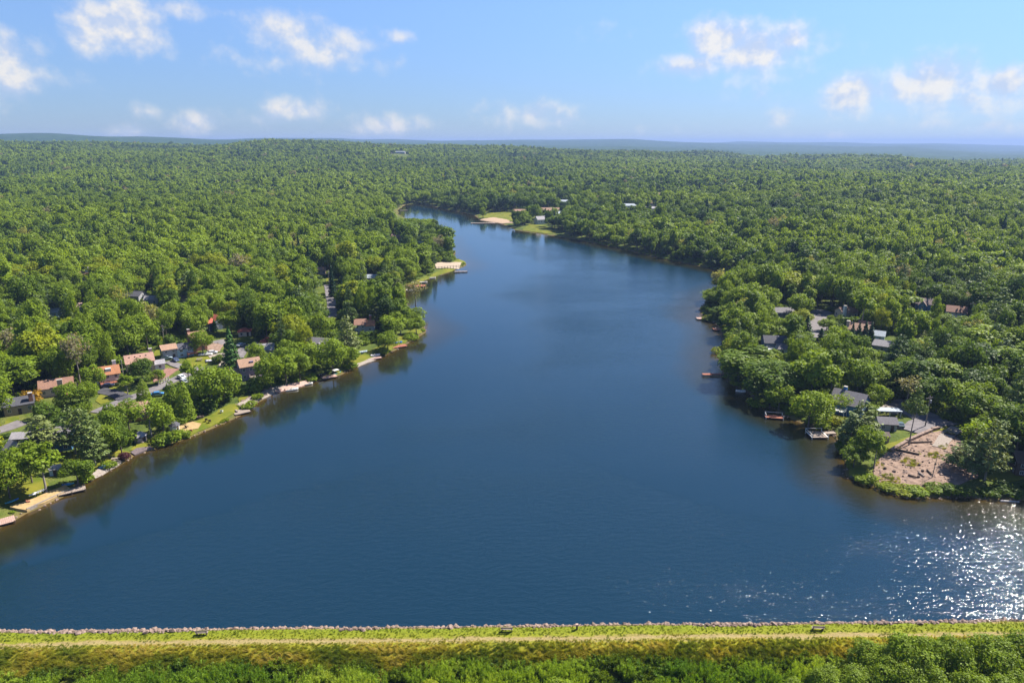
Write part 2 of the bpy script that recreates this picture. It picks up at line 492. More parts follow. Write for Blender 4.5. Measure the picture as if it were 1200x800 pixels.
# cheap value noise
_perm = RNG.random((256, 256))
def vnoise(x, y):
    xi, yi = np.floor(x).astype(int), np.floor(y).astype(int)
    fx, fy = x - xi, y - yi
    fx, fy = fx * fx * (3 - 2 * fx), fy * fy * (3 - 2 * fy)
    g = lambda a, b: _perm[a % 256, b % 256]
    return (g(xi, yi) * (1 - fx) + g(xi + 1, yi) * fx) * (1 - fy) + (g(xi, yi + 1) * (1 - fx) + g(xi + 1, yi + 1) * fx) * fy
def sstep(a, b, v):
    t = np.clip((v - a) / (b - a), 0, 1)
    return t * t * (3 - 2 * t)
def sky_profile(az, pts, R):      # heights that put a ridge crest at given picture heights
    A = [math.atan2(ray(px, py)[0], ray(px, py)[1]) for px, py in pts]
    Z = [CAM_H + R * ray(px, py)[2] / math.hypot(ray(px, py)[0], ray(px, py)[1]) for px, py in pts]
    return np.interp(az, A, Z)
RIDGE1 = [(-300, 165), (0, 170), (150, 171), (300, 169), (350, 167), (420, 168), (480, 172), (560, 174), (640, 176), (760, 180), (880, 184), (1000, 187), (1200, 192), (1500, 192)]
RIDGE2 = [(-300, 155), (0, 157), (60, 158), (150, 161), (260, 164), (400, 166), (500, 170), (600, 171), (720, 172), (800, 174), (900, 176), (1000, 178), (1200, 184), (1500, 186)]
RIDGE3 = [(-300, 161), (0, 162), (250, 163), (450, 164), (520, 166), (600, 164.5), (680, 163.5), (740, 164), (800, 167), (860, 169), (910, 168), (960, 170), (1010, 172), (1060, 171), (1110, 174), (1150, 177), (1200, 180), (1500, 182)]
RIDGE4 = [(-300, 166), (300, 164), (600, 166), (760, 166), (830, 168), (870, 165.5), (920, 167), (980, 166.5), (1040, 168.5), (1100, 168), (1160, 170), (1200, 171), (1500, 174)]
def ground_z(x, y, d=None):
    shp = np.shape(x)
    x, y = np.ravel(np.asarray(x, float)), np.ravel(np.asarray(y, float))
    if d is None:
        d = signed_dist(x, y)
    R = np.hypot(x, y)
    az = np.arctan2(x, y)
    dl = np.maximum(d, 0)
    z = .85 * (1 - np.exp(-dl / 2.5)) + .03 * np.minimum(dl, 160) + .012 * np.clip(dl - 160, 0, 800)
    z += sstep(40, 250, dl) * ((vnoise(x / 120, y / 120) - .5) * 7 + (vnoise(x / 45 + 9, y / 45) - .5) * 2.5)
    # long rises to the far ridges
    r1 = sky_profile(az, RIDGE1, 2700) - 11
    w = sstep(1100, 2700, R)
    z = z * (1 - w) + (r1 + (vnoise(x / 260, y / 260) - .5) * 26 * sstep(1100, 2000, R)) * w
    drop = sstep(2900, 3600, R) * (1 - sstep(3700, 5200, R))
    z = z - drop * 14
    w2 = sstep(3700, 5400, R); z = z * (1 - w2) + (sky_profile(az, RIDGE2, 5400) + (vnoise(x / 420, y / 420) - .5) * 22) * w2
    w3 = sstep(5900, 9000, R); z = z * (1 - w3) + (sky_profile(az, RIDGE3, 9000) + (vnoise(x / 700, y / 700) - .5) * 34) * w3
    w4 = sstep(9600, 14500, R); z = z * (1 - w4) + sky_profile(az, RIDGE4, 14500) * w4
    # lake bed
    z = np.where(d < 0, np.maximum(d * .22, -4.0) - .02, z)
    # the dam: stone face, flat crest, grassy back slope, wet ground behind it
    s = (x - dam_l[0]) * dam_n[0] + (y - dam_l[1]) * dam_n[1]
    zd = np.interp(s, [-3, 0, 1.5, 2.2, 5.4, 6.6, 9.4, 14, 60], [-.7, 0.0, 1.1, 1.25, 1.25, .85, -.7, -1.5, -2.4])
    u = (x - dam_l[0]) * dam_t[0] + (y - dam_l[1]) * dam_t[1]
    wd = sstep(-.8, .2, s)
    z = np.where((s > -.8) & (R < 300), z * (1 - wd) + zd * wd, z)
    return z.reshape(shp)
def gz(x, y):
    return float(ground_z(np.array([x]), np.array([y]))[0])
def at_ground(px, py):
    z = 1.0
    for _ in range(12):
        x, y = at(px, py, z)
        z = .5 * z + .5 * gz(x, y)
    x, y = at(px, py, z)
    return x, y, gz(x, y)
def mpp(px, py):                  # metres per picture pixel there
    x, y, z = at_ground(px, py)
    return float(proj(x, y, z)[2]) / F_PX

def grid_mesh(name, X, Y, Z, keep=None, close=False):
    nr, nc = X.shape
    idx = np.arange(nr * nc).reshape(nr, nc)
    a = idx[:-1, :-1]; b = idx[:-1, 1:]; c = idx[1:, 1:]; d_ = idx[1:, :-1]
    if close:
        a = idx[:-1]; b = np.roll(idx, -1, 1)[:-1]; c = np.roll(idx, -1, 1)[1:]; d_ = idx[1:]
    Q = np.stack([d_.ravel(), c.ravel(), b.ravel(), a.ravel()], 1)
    V = np.stack([X.ravel(), Y.ravel(), Z.ravel()], 1)
    if keep is not None:
        k = keep.ravel()
        Q = Q[k[Q].any(1)]
        used = np.zeros(len(V), bool); used[Q.ravel()] = True
        remap = np.cumsum(used) - 1
        V = V[used]; Q = remap[Q]
    else:
        used = np.ones(len(V), bool)
    return quad_mesh(name, V, Q), used
def quad_mesh(name, V, Q):
    me = bpy.data.meshes.new(name)
    me.vertices.add(len(V)); me.vertices.foreach_set('co', np.asarray(V, np.float32).ravel())
    n = Q.shape[1]
    me.loops.add(Q.size); me.loops.foreach_set('vertex_index', np.asarray(Q, np.int32).ravel())
    me.polygons.add(len(Q)); me.polygons.foreach_set('loop_start', np.arange(0, Q.size, n, dtype=np.int32))
    me.update(calc_edges=True)
    return me
def set_attr(me, name, vals):
    a = me.attributes.new(name, 'FLOAT', 'POINT')
    a.data.foreach_set('value', np.asarray(vals, np.float32))

# ------------------------------------------------------------------ ground, lake
rad = np.concatenate([[2, 12, 25, 40, 52, 62], np.geomspace(70, 17000, 400)])
azs = np.concatenate([np.arange(-50, 50, .3), np.arange(50, 310, 5)]) * PI / 180
RR, AA = np.meshgrid(rad, azs, indexing='ij')
GX, GY = RR * np.sin(AA), RR * np.cos(AA)
GD = signed_dist(GX, GY).reshape(GX.shape)
GZ = ground_z(GX, GY, GD.ravel())
me, _ = grid_mesh('ground', GX, GY, GZ, close=True)
me.shade_smooth()
set_attr(me, 'far', sstep(2200, 3400, RR.ravel()))
set_attr(me, 'bed', np.clip(1 - GD.ravel() / 1.6, 0, 1) * (RR.ravel() < 1500))
tag(link('ground', me, ground_material()), kind='structure')
me, used = grid_mesh('lake', GX, GY, np.zeros_like(GX), keep=GD < 3.0)
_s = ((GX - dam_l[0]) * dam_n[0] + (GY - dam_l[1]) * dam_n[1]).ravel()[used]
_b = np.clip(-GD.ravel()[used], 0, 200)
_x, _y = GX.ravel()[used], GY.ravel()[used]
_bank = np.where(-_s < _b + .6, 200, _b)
_wl = 1 - sstep(-10, 110, _x)                # the left bank is the sheltered one
_sh = .92 - .84 * _wl
set_attr(me, 'wind', (1 - .68 * sstep(170, 620, np.hypot(_x, _y))) * _sh + (1 - .68 * sstep(170, 620, np.hypot(_x, _y))) * (1 - _sh) * sstep(6 + 10 * _wl, (30 + 50 * _wl) * (.8 + .5 * vnoise(_x / 25, _y / 25)), _bank))
set_attr(me, 'shore', np.where(-_s < _b + .6, 200 * sstep(0, 1.2, _b), _b))       # no shallows or painted reflections along the dam
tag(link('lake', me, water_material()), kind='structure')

# ------------------------------------------------------------------ sheets laid on the ground (pixel outlines of real patches)
LANDMARKS = []                    # rectangles in the picture that nearer self-sown trees may not cover
OPEN = []                         # ground polygons without trees
def poly_world(px_list):
    return [at_ground(px, py)[:2] for px, py in px_list]
def inside(poly, x, y):
    P = np.array(poly); Q = np.roll(P, -1, 0)
    X, Y = np.ravel(x)[:, None], np.ravel(y)[:, None]
    cond = (P[:, 1] > Y) != (Q[:, 1] > Y)
    den = np.where(Q[:, 1] == P[:, 1], 1e-9, Q[:, 1] - P[:, 1])
    return ((cond & (X < (Q[:, 0] - P[:, 0]) * (Y - P[:, 1]) / den + P[:, 0])).sum(1) % 2) == 1
def sheet(name, px_list, mat, lift=.16, step=2.0, clear=True, world_poly=None, margin=1.2):
    P = world_poly or poly_world(px_list)
    P = [np.array(p) for p in P]
    B = []
    for i in range(len(P)):
        a, b = P[i], P[(i + 1) % len(P)]
        L = np.linalg.norm(b - a); k = max(1, int(L / step))
        nn = np.array([-(b - a)[1], (b - a)[0]]) / max(L, 1e-6)
        for j in range(k):
            B.append(a + (b - a) * j / k + (nn * RNG.uniform(-.16, .16) * step if j else 0))
    B = np.array(B)
    x0, y0 = B.min(0); x1, y1 = B.max(0)
    gx, gy = np.meshgrid(np.arange(x0, x1, step), np.arange(y0, y1, step))
    ins = inside(B, gx, gy)
    pts = [Vector(p) for p in B] + [Vector((a, b)) for a, b in zip(gx.ravel()[ins], gy.ravel()[ins])]
    n = len(B)
    res = delaunay_2d_cdt(pts, [(i, (i + 1) % n) for i in range(n)], [], 1, 1e-4)
    vx = np.array([[v.x, v.y] for v in res[0]])
    zz = ground_z(vx[:, 0], vx[:, 1]) + lift
    V = [(a[0], a[1], z) for a, z in zip(vx, zz)]
    bm = bmesh.new()
    bv = [bm.verts.new(v) for v in V]
    for f in res[2]:
        c = vx[list(f)].mean(0)
        if inside(B, c[:1], c[1:])[0]:
            try:
                bm.faces.new([bv[i] for i in f])
            except ValueError:
                pass
    bmesh.ops.recalc_face_normals(bm, faces=bm.faces)
    if bm.faces and sum(f.normal.z for f in bm.faces) < 0:
        bmesh.ops.reverse_faces(bm, faces=bm.faces)
    edge = [e for e in bm.edges if e.is_boundary]          # a small skirt closes the edge to the ground
    r = bmesh.ops.extrude_edge_only(bm, edges=edge)
    for v in [g for g in r['geom'] if isinstance(g, bmesh.types.BMVert)]:
        v.co.z -= lift + .25
    me = bpy.data.meshes.new(name); bm.to_mesh(me); bm.free()
    o = link(name, me, mat)
    tag(o, kind='structure')
    if clear:
        OPEN.append((B, margin + (1.2 if name == 'lawn' else 0)))
        sx = gx.ravel()[ins]; sy = gy.ravel()[ins]
        if len(sx) == 0:
            sx, sy = np.array([B[:, 0].mean()]), np.array([B[:, 1].mean()])
        st = max(1, len(sx) // 14)
        for a, b in zip(sx[::st], sy[::st]):
            pz = gz(a, b)
            u, v, dd = proj(a, b, pz)
            LANDMARKS.append((float(u) - 2, float(v) - 1.5, float(u) + 2, float(v) + 1.5, math.hypot(a, b), a, b, 0))
    return o
def road(name, px_list, width, mat, lift=.18, clear=True):
    P = [np.array(at_ground(px, py)[:2]) for px, py in px_list]
    Lf, Rt = [], []
    for i, p in enumerate(P):
        d = P[min(i + 1, len(P) - 1)] - P[max(i - 1, 0)]
        d = d / np.linalg.norm(d)
        n = np.array([-d[1], d[0]])
        Lf.append(p + n * width / 2); Rt.append(p - n * width / 2)
    return sheet(name, None, mat, lift, 2.0, clear, [tuple(p) for p in Lf + Rt[::-1]])

sheet('lawn', [(0, 553), (18, 546), (40, 556), (56, 566), (60, 577), (44, 582), (20, 588), (0, 592)], LAWN)
sheet('lawn', [(58, 532), (92, 528), (112, 538), (130, 540), (120, 548), (95, 552), (66, 545)], LAWN)
sheet('lawn', [(152, 528), (168, 514), (192, 512), (206, 507), (212, 513), (185, 523), (166, 528)], LAWN)
sheet('lawn', [(205, 511), (225, 497), (246, 487), (268, 474), (280, 473), (277, 483), (262, 493), (240, 503), (215, 513)], LAWN)
sheet('lawn', [(282, 478), (280, 466), (302, 464), (318, 459), (300, 470)], LAWN)
sheet('lawn', [(212, 428), (222, 418), (244, 417), (250, 421), (238, 431), (226, 432)], LAWN)
sheet('lawn', [(176, 418), (184, 409), (192, 412), (190, 424)], LAWN)
sheet('lawn', [(112, 470), (122, 457), (148, 449), (156, 455), (140, 466), (118, 474)], LAWN)
sheet('lawn', [(0, 502), (10, 490), (22, 488), (20, 496), (2, 505)], LAWN)
sheet('lawn', [(380, 335), (383, 325), (395, 325), (396, 338)], LAWN)
sheet('lawn', [(276, 398), (288, 393), (300, 396), (292, 401)], LAWN)
sheet('lawn', [(1035, 522), (1062, 513), (1090, 499), (1108, 498), (1112, 503), (1092, 507), (1064, 519), (1040, 528)], LAWN)
sheet('lawn', [(1152, 562), (1164, 553), (1200, 551), (1210, 560), (1180, 566)], LAWN)
sheet('lawn', [(612, 270), (622, 262), (640, 265), (652, 273), (640, 274)], LAWN)
sheet('lawn', [(560, 255), (572, 250), (594, 248), (610, 252), (600, 259), (576, 256)], LAWN)
sheet('lawn', [(500, 325), (518, 316), (540, 304), (546, 308), (530, 318), (508, 325)], LAWN)
sheet('lawn', [(482, 333), (496, 325), (509, 322), (506, 325), (490, 333)], LAWN)
sheet('dirt_clearing', [(1020, 561), (1028, 540), (1042, 529), (1064, 518), (1092, 507), (1112, 504), (1128, 520), (1142, 545), (1146, 560), (1118, 571), (1078, 575), (1044, 572)], DIRT, .2)
sheet('dirt_path', [(206, 503), (222, 494), (236, 497), (232, 503), (214, 507)], SAND, .3)
sheet('gravel_patch', [(106, 558), (120, 546), (140, 538), (143, 542), (128, 552), (112, 561)], GRAVEL, .26)
sheet('rock_bed', [(153, 531), (160, 526), (176, 524), (181, 526), (170, 529), (158, 534)], ROCKBED, .34)
sheet('gravel_shore', [(278, 474), (300, 462), (322, 454), (345, 449), (352, 452), (322, 461), (300, 471), (284, 480)], GRAVEL, .3)
sheet('gravel_shore', [(322, 458), (345, 450), (364, 446), (366, 449), (345, 456), (324, 461)], PINKWOOD, .4)
sheet('gravel_shore', [(417, 427), (432, 421), (444, 418), (443, 421), (430, 426), (419, 431)], GRAVEL, .3)
sheet('mulch_bed', [(178, 440), (196, 432), (210, 433), (198, 441), (180, 448)], MULCH, .26)
sheet('mulch_bed', [(240, 408), (250, 402), (262, 404), (258, 412), (246, 414)], DIRT, .26)
sheet('beach', [(562, 258), (578, 255), (594, 257.5), (602, 261.5), (588, 262.5)], TANSAND, .3)
sheet('sports_court', [(509, 308), (541, 308), (538, 316), (511, 315)], PALESAND, .4)
road('road', [(238, 430), (222, 437), (205, 445), (184, 455), (160, 464), (136, 473), (112, 484)], 3.8, ASPH, .2)
road('driveway', [(196, 424), (206, 428), (216, 432), (224, 436)], 3.2, ASPH, .3)
road('driveway', [(116, 457), (128, 460), (140, 464), (148, 468)], 4.4, NEWASPH, .3)
road('driveway', [(250, 402), (258, 400), (266, 403)], 4.6, ASPH, .28)
road('driveway', [(244, 418), (256, 416), (268, 424), (262, 432)], 4.6, GRAVEL, .28)
road('road', [(278, 420), (282, 412), (292, 406), (305, 402)], 4.4, ASPH, .24)
road('road', [(384, 334), (387, 345), (389, 358), (391, 372)], 4.4, ASPH, .2)
road('road', [(-14, 508), (4, 503), (18, 498), (28, 494)], 4.6, ASPH, .2)
road('road', [(962, 396), (958, 382), (957, 370), (966, 364)], 8.5, ASPH, .2)
road('road', [(1050, 470), (1062, 478), (1078, 486), (1094, 494), (1108, 500)], 8.0, ASPH, .24)
road('driveway', [(1066, 506), (1082, 497), (1098, 497)], 6.5, ASPH, .3)
road('driveway', [(1122, 502), (1112, 509), (1106, 516), (1100, 525)], 3.2, GRAVEL, .34)
sheet('gravel_patch', [(1030, 480), (1040, 470), (1058, 468), (1062, 480), (1050, 486)], GRAVEL, .22)
def bank(name, pts, near_, far_, mat, lift):
    P = [np.array(p) for p in pts]; A_, B_ = [], []
    for i, p in enumerate(P):
        d = P[min(i + 1, len(P) - 1)] - P[max(i - 1, 0)]; nn = np.array([-d[1], d[0]]) / np.linalg.norm(d)
        if signed_dist(*(p + nn * 3)[:, None])[0] < 0:
            nn = -nn
        A_.append(tuple(p + nn * near_)); B_.append(tuple(p + nn * (far_ + RNG.uniform(-1.2, 1.4))))
    return sheet(name, None, mat, lift, 1.6, True, A_ + B_[::-1], .6)
for a_, b_ in ((4, 7), (8, 11), (16, 22)):
    bank('grass_bank', shore[a_:b_], 1.0, 5.6, LAWN, .14)
bank('grass_bank', shore[86:91] if len(shore_px) > 91 else shore[-14:-9], 1.0, 4.6, LAWN, .14)
# sandy waterside terrace with its retaining wall
TER = [(12, 596), (32, 589), (60, 577), (77, 570), (82, 574), (78, 578), (32, 600), (20, 598)]
sheet('sand_terrace', TER, SAND, .55, 1.5)

def wall_along(name, px_list, h, th, mat, base=-.6):
    P = [at_ground(px, py) for px, py in px_list]
    b = MB()
    for (x0, y0, z0), (x1, y1, z1) in zip(P[:-1], P[1:]):
        L = math.hypot(x1 - x0, y1 - y0)
        b.box((x0 + x1) / 2, (y0 + y1) / 2, (z0 + z1) / 2 + base / 2 + h / 2, L, th, h - base, math.atan2(y1 - y0, x1 - x0))
    o = b.build(name, mat)
    return o
tag(wall_along('retaining_wall', [(32, 599), (78, 577)], .7, .3, GRAVEL), 'long pale retaining wall holding the sand terrace above the water', 'retaining wall')
tag(wall_along('retaining_wall', [(1044, 530), (1062, 519), (1092, 505), (1100, 503)], .9, .8, STONE, -.3), 'low boulder wall between the bright lawn strip and the bare clearing', 'retaining wall')

# ------------------------------------------------------------------ the dam
def dam_edge(u):                  # where the grass of the crest meets the broken stone
    return .55 + 1.25 * sstep(.25, .75, vnoise(u / 6.5 + 3, u * 0 + 2.2)) + .35 * vnoise(u / 1.7, u * 0 + 7)
def dam():
    U = np.arange(-60, np.linalg.norm(dam_r - dam_l) + 70, .8)
    S = np.arange(.8, 12.4, .3)
    SS, UU = np.meshgrid(S, U, indexing='ij')
    S0 = dam_edge(UU)
    SS = S0 + (SS - .8) * (12.4 - S0) / 11.6
    X = dam_l[0] + dam_t[0] * UU + dam_n[0] * SS
    Y = dam_l[1] + dam_t[1] * UU + dam_n[1] * SS
    Z = ground_z(X, Y) + .10 + (vnoise(UU / 1.4, SS / 1.4) - .5) * .16
    me, _ = grid_mesh('dam', X, Y, Z)
    bm = bmesh.new(); bm.from_mesh(me); bmesh.ops.recalc_face_normals(bm, faces=bm.faces)
    if sum(f.normal.z for f in bm.faces) < 0:
        bmesh.ops.reverse_faces(bm, faces=bm.faces)
    bm.to_mesh(me); bm.free()
    set_attr(me, 'across', SS.ravel()); set_attr(me, 'along', UU.ravel())
    m, t, out = new_mat('dam_grass')
    a = t.nodes.new('ShaderNodeAttribute'); a.attribute_name = 'across'
    wob = noise(t, .06, 4, .6, 'World', (1, 2, 1))
    fine = noise(t, .9, 5, .65, 'World', (.5, 1.4, 1))
    s = math_node(t, 'ADD', a.outputs['Fac'], math_node(t, 'ADD', math_node(t, 'MULTIPLY', math_node(t, 'SUBTRACT', wob, .5), 1.9), math_node(t, 'MULTIPLY', math_node(t, 'SUBTRACT', fine, .5), 2.2)))
    s = math_node(t, 'DIVIDE', s, 12.0)
    col = ramp(t, s, [(.0, (.24, .17, .10)), (.10, (.24, .18, .07)), (.145, (.13, .16, .012)), (.31, (.17, .18, .016)), (.345, (.23, .18, .07)), (.375, (.25, .195, .095)),
                      (.41, (.25, .20, .08)), (.445, (.19, .19, .018)), (.5, (.21, .20, .020)), (.6, (.23, .21, .022)), (.78, (.17, .165, .02)), (.92, (.05, .06, .015))])
    v = ramp(t, noise(t, 2.2, 4, .6, 'World', (.7, 1.5, 1)), [(.3, (.72, .76, .7)), (.7, (1.22, 1.18, 1.15))])
    mx = t.nodes.new('ShaderNodeMix'); mx.data_type = 'RGBA'; mx.blend_type = 'MULTIPLY'; mx.inputs[0].default_value = 1
    t.links.new(col, mx.inputs[6]); t.links.new(v, mx.inputs[7])
    p = t.nodes.new('ShaderNodeBsdfPrincipled'); p.inputs['Roughness'].default_value = .95; p.inputs['Specular IOR Level'].default_value = .1
    b = t.nodes.new('ShaderNodeBump'); b.inputs['Strength'].default_value = .7; b.inputs['Distance'].default_value = .2
    t.links.new(noise(t, 3, 5, .7, 'World'), b.inputs['Height']); t.links.new(b.outputs[0], p.inputs['Normal'])
    t.links.new(mx.outputs[2], p.inputs['Base Color']); t.links.new(p.outputs[0], out.inputs[0])
    tag(link('dam_embankment', me, m), kind='structure')
dam()
def dam_pt(px, py):
    return at_ground(px, py)

# ------------------------------------------------------------------ plant meshes
def leaf_quads(P, Nn, size, rng, aspect=1.5, droop=0.0):
    """rhombic leaf sprays at P facing Nn"""
    n = len(P)
    Nn = Nn / np.linalg.norm(Nn, axis=1, keepdims=True)
    ref = rng.normal(size=(n, 3))
    a = np.cross(Nn, ref); a /= np.linalg.norm(a, axis=1, keepdims=True)
    b = np.cross(Nn, a)
    s = size * rng.uniform(.6, 1.35, (n, 1))
    w = s / aspect ** .5; l = s * aspect ** .5
    q = np.stack([P + a * l * .5, P + b * w * .5 + Nn * s * .06, P - a * l * .5, P - b * w * .5 - Nn * s * .06], 1)
    return q.reshape(-1, 3), np.arange(4 * n).reshape(n, 4)
def lobes_leaves(lobes, nleaf, size, rng, jitter=.75, up=.55, inner=.17):
    C = np.array([l[:3] for l in lobes]); Rr = np.array([l[3] for l in lobes]); SQ = np.array([l[4] if len(l) > 4 else .85 for l in lobes])
    w = Rr ** 2 / (Rr ** 2).sum()
    P = np.zeros((0, 3)); Nn = np.zeros((0, 3))
    while len(P) < nleaf:
        k = rng.choice(len(lobes), nleaf * 2, p=w)
        d = rng.normal(size=(len(k), 3)); d /= np.linalg.norm(d, axis=1, keepdims=True)
        rr = Rr[k] * (1.04 + np.where(rng.random(len(k)) < .25, 1, -1) * np.abs(rng.normal(0, inner, len(k))))
        off = d * rr[:, None]; off[:, 2] *= SQ[k]
        p = C[k] + off
        dist = np.linalg.norm((p[:, None, :] - C[None]) / np.stack([Rr, Rr, Rr * SQ], 1)[None], axis=2)
        dist[np.arange(len(k)), k] = 9
        ok = dist.min(1) > .70
        ok &= ~((d[:, 2] < -.55) & (rng.random(len(k)) < .6))
        P = np.concatenate([P, p[ok]]); Nn = np.concatenate([Nn, d[ok]])
    P, Nn = P[:nleaf], Nn[:nleaf]
    Nn = Nn + rng.normal(0, jitter, Nn.shape); Nn[:, 2] += up
    return leaf_quads(P, Nn, size, rng)
def broad_lobes(rng, W, H, base, n):
    cz, rz = base + (H - base) * .52, (H - base) * .5
    L = []
    for i in range(n):
        for _ in range(30):
            d = rng.normal(size=3); d /= np.linalg.norm(d)
            if d[2] > -.55:
                break
        k = rng.uniform(.42, .82)
        p = np.array([d[0] * W / 2 * k, d[1] * W / 2 * k, cz + d[2] * rz * k])
        L.append((*p, W * rng.uniform(.085, .2), rng.uniform(.7, 1.15)))
    L.append((0, 0, cz, W * .26, .9))
    return L
def trunk_mb(rng, H, base, r, lobes, nl=6, lean=.0):
    b = MB()
    top = Vector((rng.uniform(-.3, .3), rng.uniform(-.3, .3), H * .72))
    mid = Vector((rng.uniform(-.12, .12), rng.uniform(-.12, .12), max(base, H * .28)))
    b.cyl((0, 0, -.5), mid, r * 1.15, r * .8, 8, False)
    b.cyl(mid, top, r * .8, r * .25, 7)
    order = sorted(range(len(lobes)), key=lambda i: -lobes[i][3])[:nl]
    for i in order:
        c = Vector(lobes[i][:3])
        t = min(.95, max(0, (c.z - mid.z - 2.0) / max(.1, top.z - mid.z)))
        st = mid.lerp(top, t)
        b.cyl(st, st.lerp(c, .9), r * .36, r * .1, 5)
    return b
PLANTS = {}                       # kind -> (crown mesh, trunk mesh, W, H)
def plant(kind, leaf_mat, bark_mat, lobes, nleaf, size, H, base, r, rng, W, nl=6, jitter=.6):
    V, Q = lobes_leaves(lobes, nleaf, size, rng, jitter)
    me = quad_mesh(kind + '_crown', V, Q); me.materials.append(leaf_mat)
    tm = trunk_mb(rng, H, base, r, lobes, nl).mesh(kind + '_trunk'); tm.materials.append(bark_mat)
    PLANTS[kind] = (me, tm, W, H)
def joined(kind):                 # crown and trunk as one mesh, for the mass of the wood
    cm, tm, W, H = PLANTS[kind]
    bm = bmesh.new(); bm.from_mesh(cm); n = len(bm.faces); bm.from_mesh(tm)
    bm.faces.ensure_lookup_table()
    for f in bm.faces[n:]:
        f.material_index = 1
    me = bpy.data.meshes.new(kind + '_whole'); bm.to_mesh(me); bm.free()
    me.materials.append(cm.materials[0]); me.materials.append(tm.materials[0])
    return me
BROAD = []
for i in range(7):
    r = np.random.default_rng(100 + i)
    W, H, base = r.uniform(9, 11), r.uniform(11.5, 13.5), r.uniform(.8, 1.8)
    k = 'broad%d' % i
    plant(k, LEAF, BARK, broad_lobes(r, W, H, base, int(r.integers(26, 38))), 3300, .51, H, base, .24, r, W)
    BROAD.append(k)
TALL = []
for i in range(2):
    r = np.random.default_rng(130 + i)
    k = 'tall%d' % i
    plant(k, LEAF, GREYBARK, broad_lobes(r, 6.8, 14.5, 4.6, 17), 1700, .56, 14.5, 4.6, .2, r, 6.8)
    TALL.append(k)
SPARSE = []
for i in range(1):
    r = np.random.default_rng(140 + i)
    k = 'sparse%d' % i
    plant(k, LEAF, GREYBARK, broad_lobes(r, 7.5, 12, 3.2, 18), 620, .5, 12, 3.2, .17, r, 7.5, 14, 1.0)
    SPARSE.append(k)
def pine_lobes(rng, W, H, base):
    L = []
    z = base
    while z < H - 1:
        f = 1 - (z - base) / (H - base)
        reach = W / 2 * (f ** .6) * rng.uniform(.75, 1.1)
        for a in np.arange(0, 2 * PI, 2 * PI / max(3, int(5 * f + 2))) + rng.uniform(0, 6):
            q = reach * rng.uniform(.45, .85)
            L.append((math.cos(a) * q, math.sin(a) * q, z + rng.uniform(-.3, .5), max(.7, reach * rng.uniform(.32, .46)), .42))
        z += rng.uniform(1.1, 1.7)
    L.append((0, 0, H - .8, .8, 1.2))
    return L
PINES = []
for i in range(3):
    r = np.random.default_rng(150 + i)
    k = 'pine%d' % i
    plant(k, PINE, GREYBARK, pine_lobes(r, 7.6, 14.5, [3.6, 4.6, 8.2][i]), [2000, 2000, 1100][i], .5, 14.5, 3, .2, r, 7.6, 12)
    PINES.append(k)
def cone_leaves(rng, W, H, n, size, power=.9, base=.3, ragged=.25):
    z = base + (H - base) * (1 - np.sqrt(rng.random(n)))
    f = np.clip((1 - (z - base) / (H - base)), 0, 1) ** power
    a = rng.uniform(0, 2 * PI, n)
    tier = 1 - ragged * (.5 + .5 * np.sin(z * 4.2 + np.sin(a * 3) * 1.2)) - np.abs(rng.normal(0, .1, n))
    rr = W / 2 * f * tier
    P = np.stack([np.cos(a) * rr, np.sin(a) * rr, z], 1)
    Nn = np.stack([np.cos(a), np.sin(a), np.full(n, .5)], 1) + rng.normal(0, .45, (n, 3))
    return leaf_quads(P, Nn, size, rng)
for k, W, H, n, size, pw, rag, mat, sd in (('spruce', 5.6, 13, 2000, .5, .85, .45, DARK, 1), ('arborvitae', 4.6, 9.5, 2600, .32, .55, .06, LEAF, 2), ('young_spruce', 3.2, 7.5, 1100, .36, .8, .4, DARK, 3)):
    r = np.random.default_rng(160 + sd)
    V, Q = cone_leaves(r, W, H, n, size, pw, .35, rag)
    me = quad_mesh(k + '_crown', V, Q); me.materials.append(mat)
    tm = MB().cyl((0, 0, -.4), (0, 0, H * .9), .2, .03, 7).mesh(k + '_trunk'); tm.materials.append(BARK)
    PLANTS[k] = (me, tm, W, H)
for i, (k, mat, seed) in enumerate((('bush0', LEAF, 1), ('bush1', LEAF, 2), ('purple_bush', PURPLE, 3), ('golden_bush', ORANGE, 4))):
    r = np.random.default_rng(170 + seed)
    L = [(r.uniform(-1, 1), r.uniform(-1, 1), r.uniform(.6, 1.7), r.uniform(.6, .95), .85) for _ in range(9)]
    plant(k, mat, BARK, L, 900, .3, 2.6, .3, .06, r, 3.6)
for i in range(4):                # small-leaved trees below the dam, close to the camera
    r = np.random.default_rng(180 + i)
    k = 'near%d' % i
    plant(k, LEAF, BARK, broad_lobes(r, 6.2, 8.0, .6, 46), 8000, .22, 8.0, 1.4, .14, r, 6.2)
# cheaper trees for distance
MID, FAR = [], []
for i in range(5):
    r = np.random.default_rng(200 + i)
    W, H = r.uniform(9.5, 11.5), r.uniform(11, 13)
    plant('mid%d' % i, LEAF, BARK, broad_lobes(r, W, H, 1.2, 22), 950, .95, H, 2.5, .24, r, W, 3)
    MID.append('mid%d' % i)
for i in range(4):
    r = np.random.default_rng(220 + i)
    W, H = r.uniform(10, 12), r.uniform(10.5, 13)
    plant('far%d' % i, LEAF, BARK, broad_lobes(r, W, H, 1.0, 13), 260, 1.9, H, 2, .25, r, W, 1)
    FAR.append('far%d' % i)
r = np.random.default_rng(230)
V, Q = cone_leaves(r, 6, 14, 240, 1.3, .85, 1.0, .3)
me = quad_mesh('far_spruce_crown', V, Q); me.materials.append(DARK)
tm = MB().cyl((0, 0, -.4), (0, 0, 12), .2, .05, 5).mesh('far_spruce_trunk'); tm.materials.append(BARK)
PLANTS['far_spruce'] = (me, tm, 6, 14)

